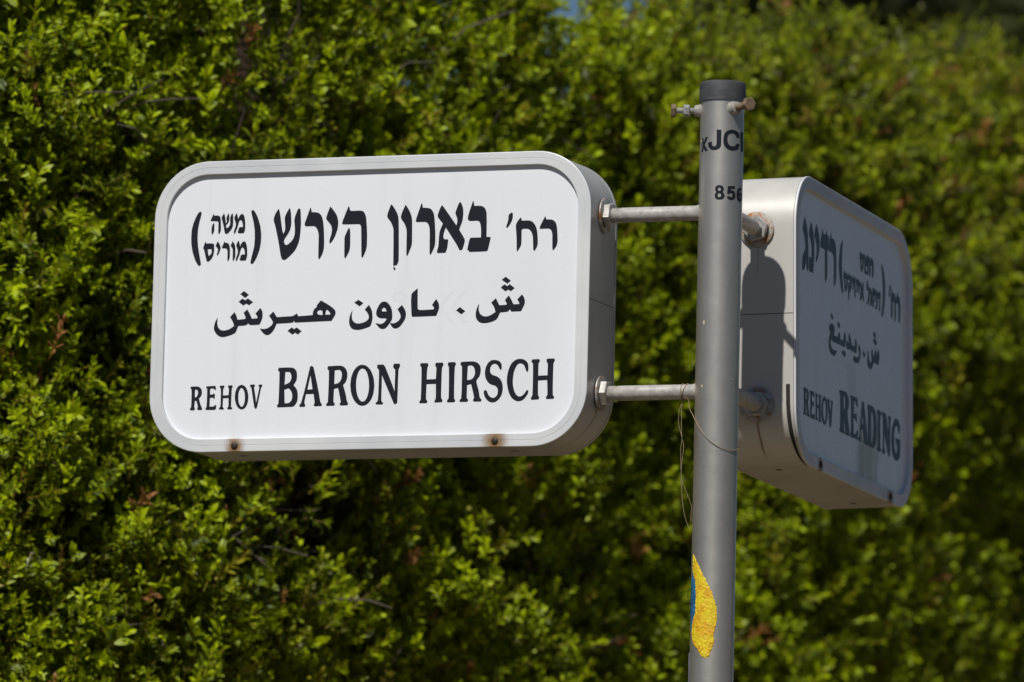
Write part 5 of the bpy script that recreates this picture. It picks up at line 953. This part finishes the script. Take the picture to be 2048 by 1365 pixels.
# the 300 shoots standing furthest out are parts of their own, the rest is one mass
infr = np.where((pos[:, 2] > 2.6) & (pos[:, 2] < 3.5 + 0.17 * (pos[:, 1] - 1)) & (pos[:, 0] > -0.95))[0]
solo = infr[np.argsort(near[infr])][:300]
rest = np.setdiff1d(np.arange(len(pos)), solo)
fol = link('foliage', scatter_mesh('foliage', PROTO, pick[rest], pos[rest], dirs[rest], scale[rest], tm[rest], M['leaf']), None, hedge)
fol.matrix_parent_inverse = HINV; fol['kind'] = 'stuff'
PM = []
for k, pr in enumerate(PROTO):
    one = np.array([0])
    PM.append(scatter_mesh('leafy_shoot', [pr], one, np.zeros((1, 3)), np.array([[0, 0, 1.0]]), np.array([1.0]), np.array([[0.05, 0.5, 0.0]]), M['leaf']))
RM = rot_to(dirs[solo], rng.uniform(0, 2 * pi, len(solo)))
for j, i in enumerate(solo):
    o = bpy.data.objects.new('leafy_shoot', PM[pick[i]]); COL.objects.link(o); o.parent = hedge
    o.matrix_parent_inverse = HINV
    m = Matrix(RM[j].tolist()).to_4x4()
    o.matrix_basis = Matrix.Translation(pos[i]) @ m @ Matrix.Scale(float(scale[i]), 4)

# a few shoots tipped with pale flower buds near the top
b = NB('pale_bud'); b.set(b.mix(b.noise(50), (0.55, 0.52, 0.36), (0.36, 0.38, 0.18)), 0.6); M['pale'] = b.m
PB = PM[3].copy(); PB.materials.clear(); PB.materials.append(M['pale'])
for u, k, dd in ((0.868, 0.1775, -0.05), (0.862, 0.1755, -0.06), (0.872, 0.1735, -0.06), (0.858, 0.1715, -0.07), (0.800, 0.1725, -0.05), (0.965, 0.164, -0.06), (0.612, 0.166, -0.05), (0.555, 0.171, -0.05), (0.235, 0.160, -0.04), (0.01, 0.104, -0.05)):
    o = bpy.data.objects.new('pale_shoot', PB); COL.objects.link(o); o.parent = hedge; o.matrix_parent_inverse = HINV
    o.matrix_basis = Matrix.Translation(hp(u, slope_z(u, k), dd)) @ Matrix.Rotation(rng.uniform(-0.5, 0.5), 4, 'Y') @ Matrix.Scale(rng.uniform(0.6, 0.85), 4)

# bare twigs and old wood
def branch_pts(s, z, depth, L, d):
    p = hp(s, z, depth); pts = [p]; d = d.normalized()
    for k in range(5):
        d = (d + Vector((rng.normal(0, 0.3), rng.normal(0, 0.3), rng.normal(0, 0.3)))).normalized()
        pts.append(pts[-1] + d * L / 5)
    return pts
for i in range(190):
    a = rng.random() < 0.80
    s = rng.normal(0.30, 0.085) if a else rng.uniform(0, 1)
    z = slope_z(s, rng.normal(0.112, 0.011) if a else rng.uniform(0.09, 0.175))
    d = Vector((rng.normal(0, 0.6), rng.normal(0, 0.5), rng.normal(0.35, 0.5)))
    pts = branch_pts(s, z, rng.uniform(0.02, 0.09) if a else rng.uniform(0.0, 0.06), rng.uniform(0.02, 0.055), d)
    r = rng.uniform(0.0010, 0.0026)
    vs, fs = tube_geo(pts, r, 6, r * 0.55)
    o = from_py('branch', vs, fs, M['twig'], hedge, 60); o.matrix_parent_inverse = HINV
tv, tf = [], []
for i in range(900):
    s = pick_u(ULO, UHI); z = slope_z(s, rng.uniform(0.085, 0.172))
    d = cn(s) * rng.uniform(0.1, 0.8) + Vector((rng.normal(0, 0.5), rng.normal(0, 0.4), rng.uniform(0, 1)))
    vs, fs = tube_geo(branch_pts(s, z, rng.uniform(0.06, 0.22), rng.uniform(0.08, 0.25), d), rng.uniform(0.001, 0.0035), 4, 0.0008)
    n0 = len(tv); tv += vs; tf += [tuple(n0 + k for k in f) for f in fs]
o = from_py('twigs', tv, tf, M['twig'], hedge); o.matrix_parent_inverse = HINV; o['kind'] = 'stuff'
for i in range(13):
    s = -0.1 + i * 0.1 + rng.uniform(-0.03, 0.03)
    p = hp(s, 0, 0.27); p.z = 0; pts = [p]
    zt = 2.35
    for k in range(8):
        pts.append(Vector((p.x + rng.normal(0, 0.03), p.y + rng.normal(0, 0.03), zt * (k + 1) / 8)))
    vs, fs = tube_geo(spline(pts, 3), 0.028, 9, 0.009)
    o = from_py('stem', vs, fs, M['twig'], hedge, 60); o.matrix_parent_inverse = HINV
# dark slab inside the hedge: gap shade put into its colour, with brown litter tones
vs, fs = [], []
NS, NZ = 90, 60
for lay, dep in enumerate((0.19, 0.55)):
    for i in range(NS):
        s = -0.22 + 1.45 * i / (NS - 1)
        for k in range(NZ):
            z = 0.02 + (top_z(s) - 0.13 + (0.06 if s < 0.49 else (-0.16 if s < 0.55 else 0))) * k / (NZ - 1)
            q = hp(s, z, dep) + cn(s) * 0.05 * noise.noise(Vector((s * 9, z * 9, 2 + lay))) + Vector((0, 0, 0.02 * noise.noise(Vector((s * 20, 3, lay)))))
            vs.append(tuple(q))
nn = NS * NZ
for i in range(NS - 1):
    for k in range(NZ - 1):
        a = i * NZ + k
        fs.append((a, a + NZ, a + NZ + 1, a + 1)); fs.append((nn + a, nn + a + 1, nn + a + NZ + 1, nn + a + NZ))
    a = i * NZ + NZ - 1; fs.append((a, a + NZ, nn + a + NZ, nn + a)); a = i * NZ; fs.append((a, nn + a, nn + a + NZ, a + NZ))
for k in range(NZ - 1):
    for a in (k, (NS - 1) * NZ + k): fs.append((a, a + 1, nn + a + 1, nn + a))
o = from_py('shade_core', vs, fs, M['core'], hedge, 60); o.matrix_parent_inverse = HINV; o['kind'] = 'stuff'

# ------------------------------------------------------------------ trees far behind the hedge
def leaf_quads(n):
    pv = np.array([(0, 0, 0), (0.02, 0.004, 0.035), (0, 0, 0.075), (-0.02, 0.004, 0.035)], dtype=np.float32)
    return (pv, np.array([(0, 1, 2), (0, 2, 3)], dtype=np.int32), np.array([(0.4, 0.5, 0)] * 4, dtype=np.float32))
def tree(x, y, h, r, label, seed, tone):
    t = empty('tree', label, 'tree', loc=(x, y, 0), group='trees beyond the hedge')
    rr = np.random.default_rng(seed)
    pts = [Vector((x, y, 0)), Vector((x + 0.1, y, h * 0.2)), Vector((x - 0.05, y + 0.1, h * 0.45)), Vector((x, y, h * 0.8))]
    vs, fs = tube_geo(spline(pts, 4), 0.22, 12, 0.06)
    inv = Matrix.Translation((-x, -y, 0))
    o = from_py('trunk', vs, fs, M['trunk'], t, 60); o.matrix_parent_inverse = inv
    lobes = []
    for i in range(34):
        d = rr.normal(0, 1, 3); d /= np.linalg.norm(d)
        c = np.array([x, y, h * 0.68]) + d * np.array([r * 0.68, r * 0.68, h * 0.25]) * rr.uniform(0.5, 1)
        lobes.append((c, rr.uniform(0.22, 0.42) * r))
        if i < 12:
            b0 = pts[2].lerp(pts[3], rr.random())
            vs, fs = tube_geo(spline([b0, b0.lerp(Vector(c), 0.5) + Vector((0, 0, 0.15)), Vector(c)], 3), 0.06, 7, 0.015)
            o = from_py('limb', vs, fs, M['trunk'], t, 60); o.matrix_parent_inverse = inv
    P, Dr = [], []
    for c, lr in lobes:
        n = 1300
        d = rr.normal(0, 1, (n, 3)); d /= np.linalg.norm(d, axis=1, keepdims=True)
        P.append(c + d * (lr * rr.random((n, 1)) ** 0.4) * np.array([1, 1, 0.75])); Dr.append(d + rr.normal(0, 0.5, (n, 3)))
    P = np.concatenate(P); Dr = np.concatenate(Dr); Dr /= np.linalg.norm(Dr, axis=1, keepdims=True)
    n = len(P)
    tmn = np.stack([rr.uniform(-0.3, 0.4, n) + tone, rr.random(n), np.zeros(n)], 1)
    o = link('crown', scatter_mesh('crown', [leaf_quads(0)], np.zeros(n, int), P, Dr, rr.uniform(1.2, 2.1, n), tmn, M['treeleaf']), None, t)
    o.matrix_parent_inverse = inv; o['kind'] = 'stuff'
tree(1.58, 18.6, 9.6, 1.75, 'dull green tree seen dimly just left of the tallest crown behind the hedge', 8, -0.05)
tree(2.05, 15.8, 8.4, 1.95, 'olive green leafy tree rising behind the right end of the hedge', 3, 0.1)
tree(4.6, 19.0, 9.5, 2.1, 'darker tree at the far right behind the hedge', 5, -0.1)

# ------------------------------------------------------------------ added, unseen belt of foliage that keeps bright sky out of the metal
n = 42000
az = rng.uniform(radians(32), radians(328), n)             # measured from +y, so the view over the hedge stays open
rad = rng.normal(25, 1.6, n)
hgt = 6.5 + 1.6 * np.sin(az * 9) + 0.9 * np.sin(az * 23 + 1)
pz = hgt * rng.random(n) ** 0.8
P = np.stack([np.sin(az) * rad, np.cos(az) * rad - 3, pz], 1)
Dr = rng.normal(0, 1, (n, 3)); Dr /= np.linalg.norm(Dr, axis=1, keepdims=True)
tq = np.stack([rng.uniform(-0.3, 0.3, n), rng.random(n), np.zeros(n)], 1)
wood = link('added_wood', scatter_mesh('added_wood', [leaf_quads(0)], np.zeros(n, int), P, Dr, rng.uniform(7, 13, n), tq, M['treeleaf']), None)
wood['kind'] = 'stuff'; wood['label'] = 'added belt of unseen trees round the street, dimming sky reflections'
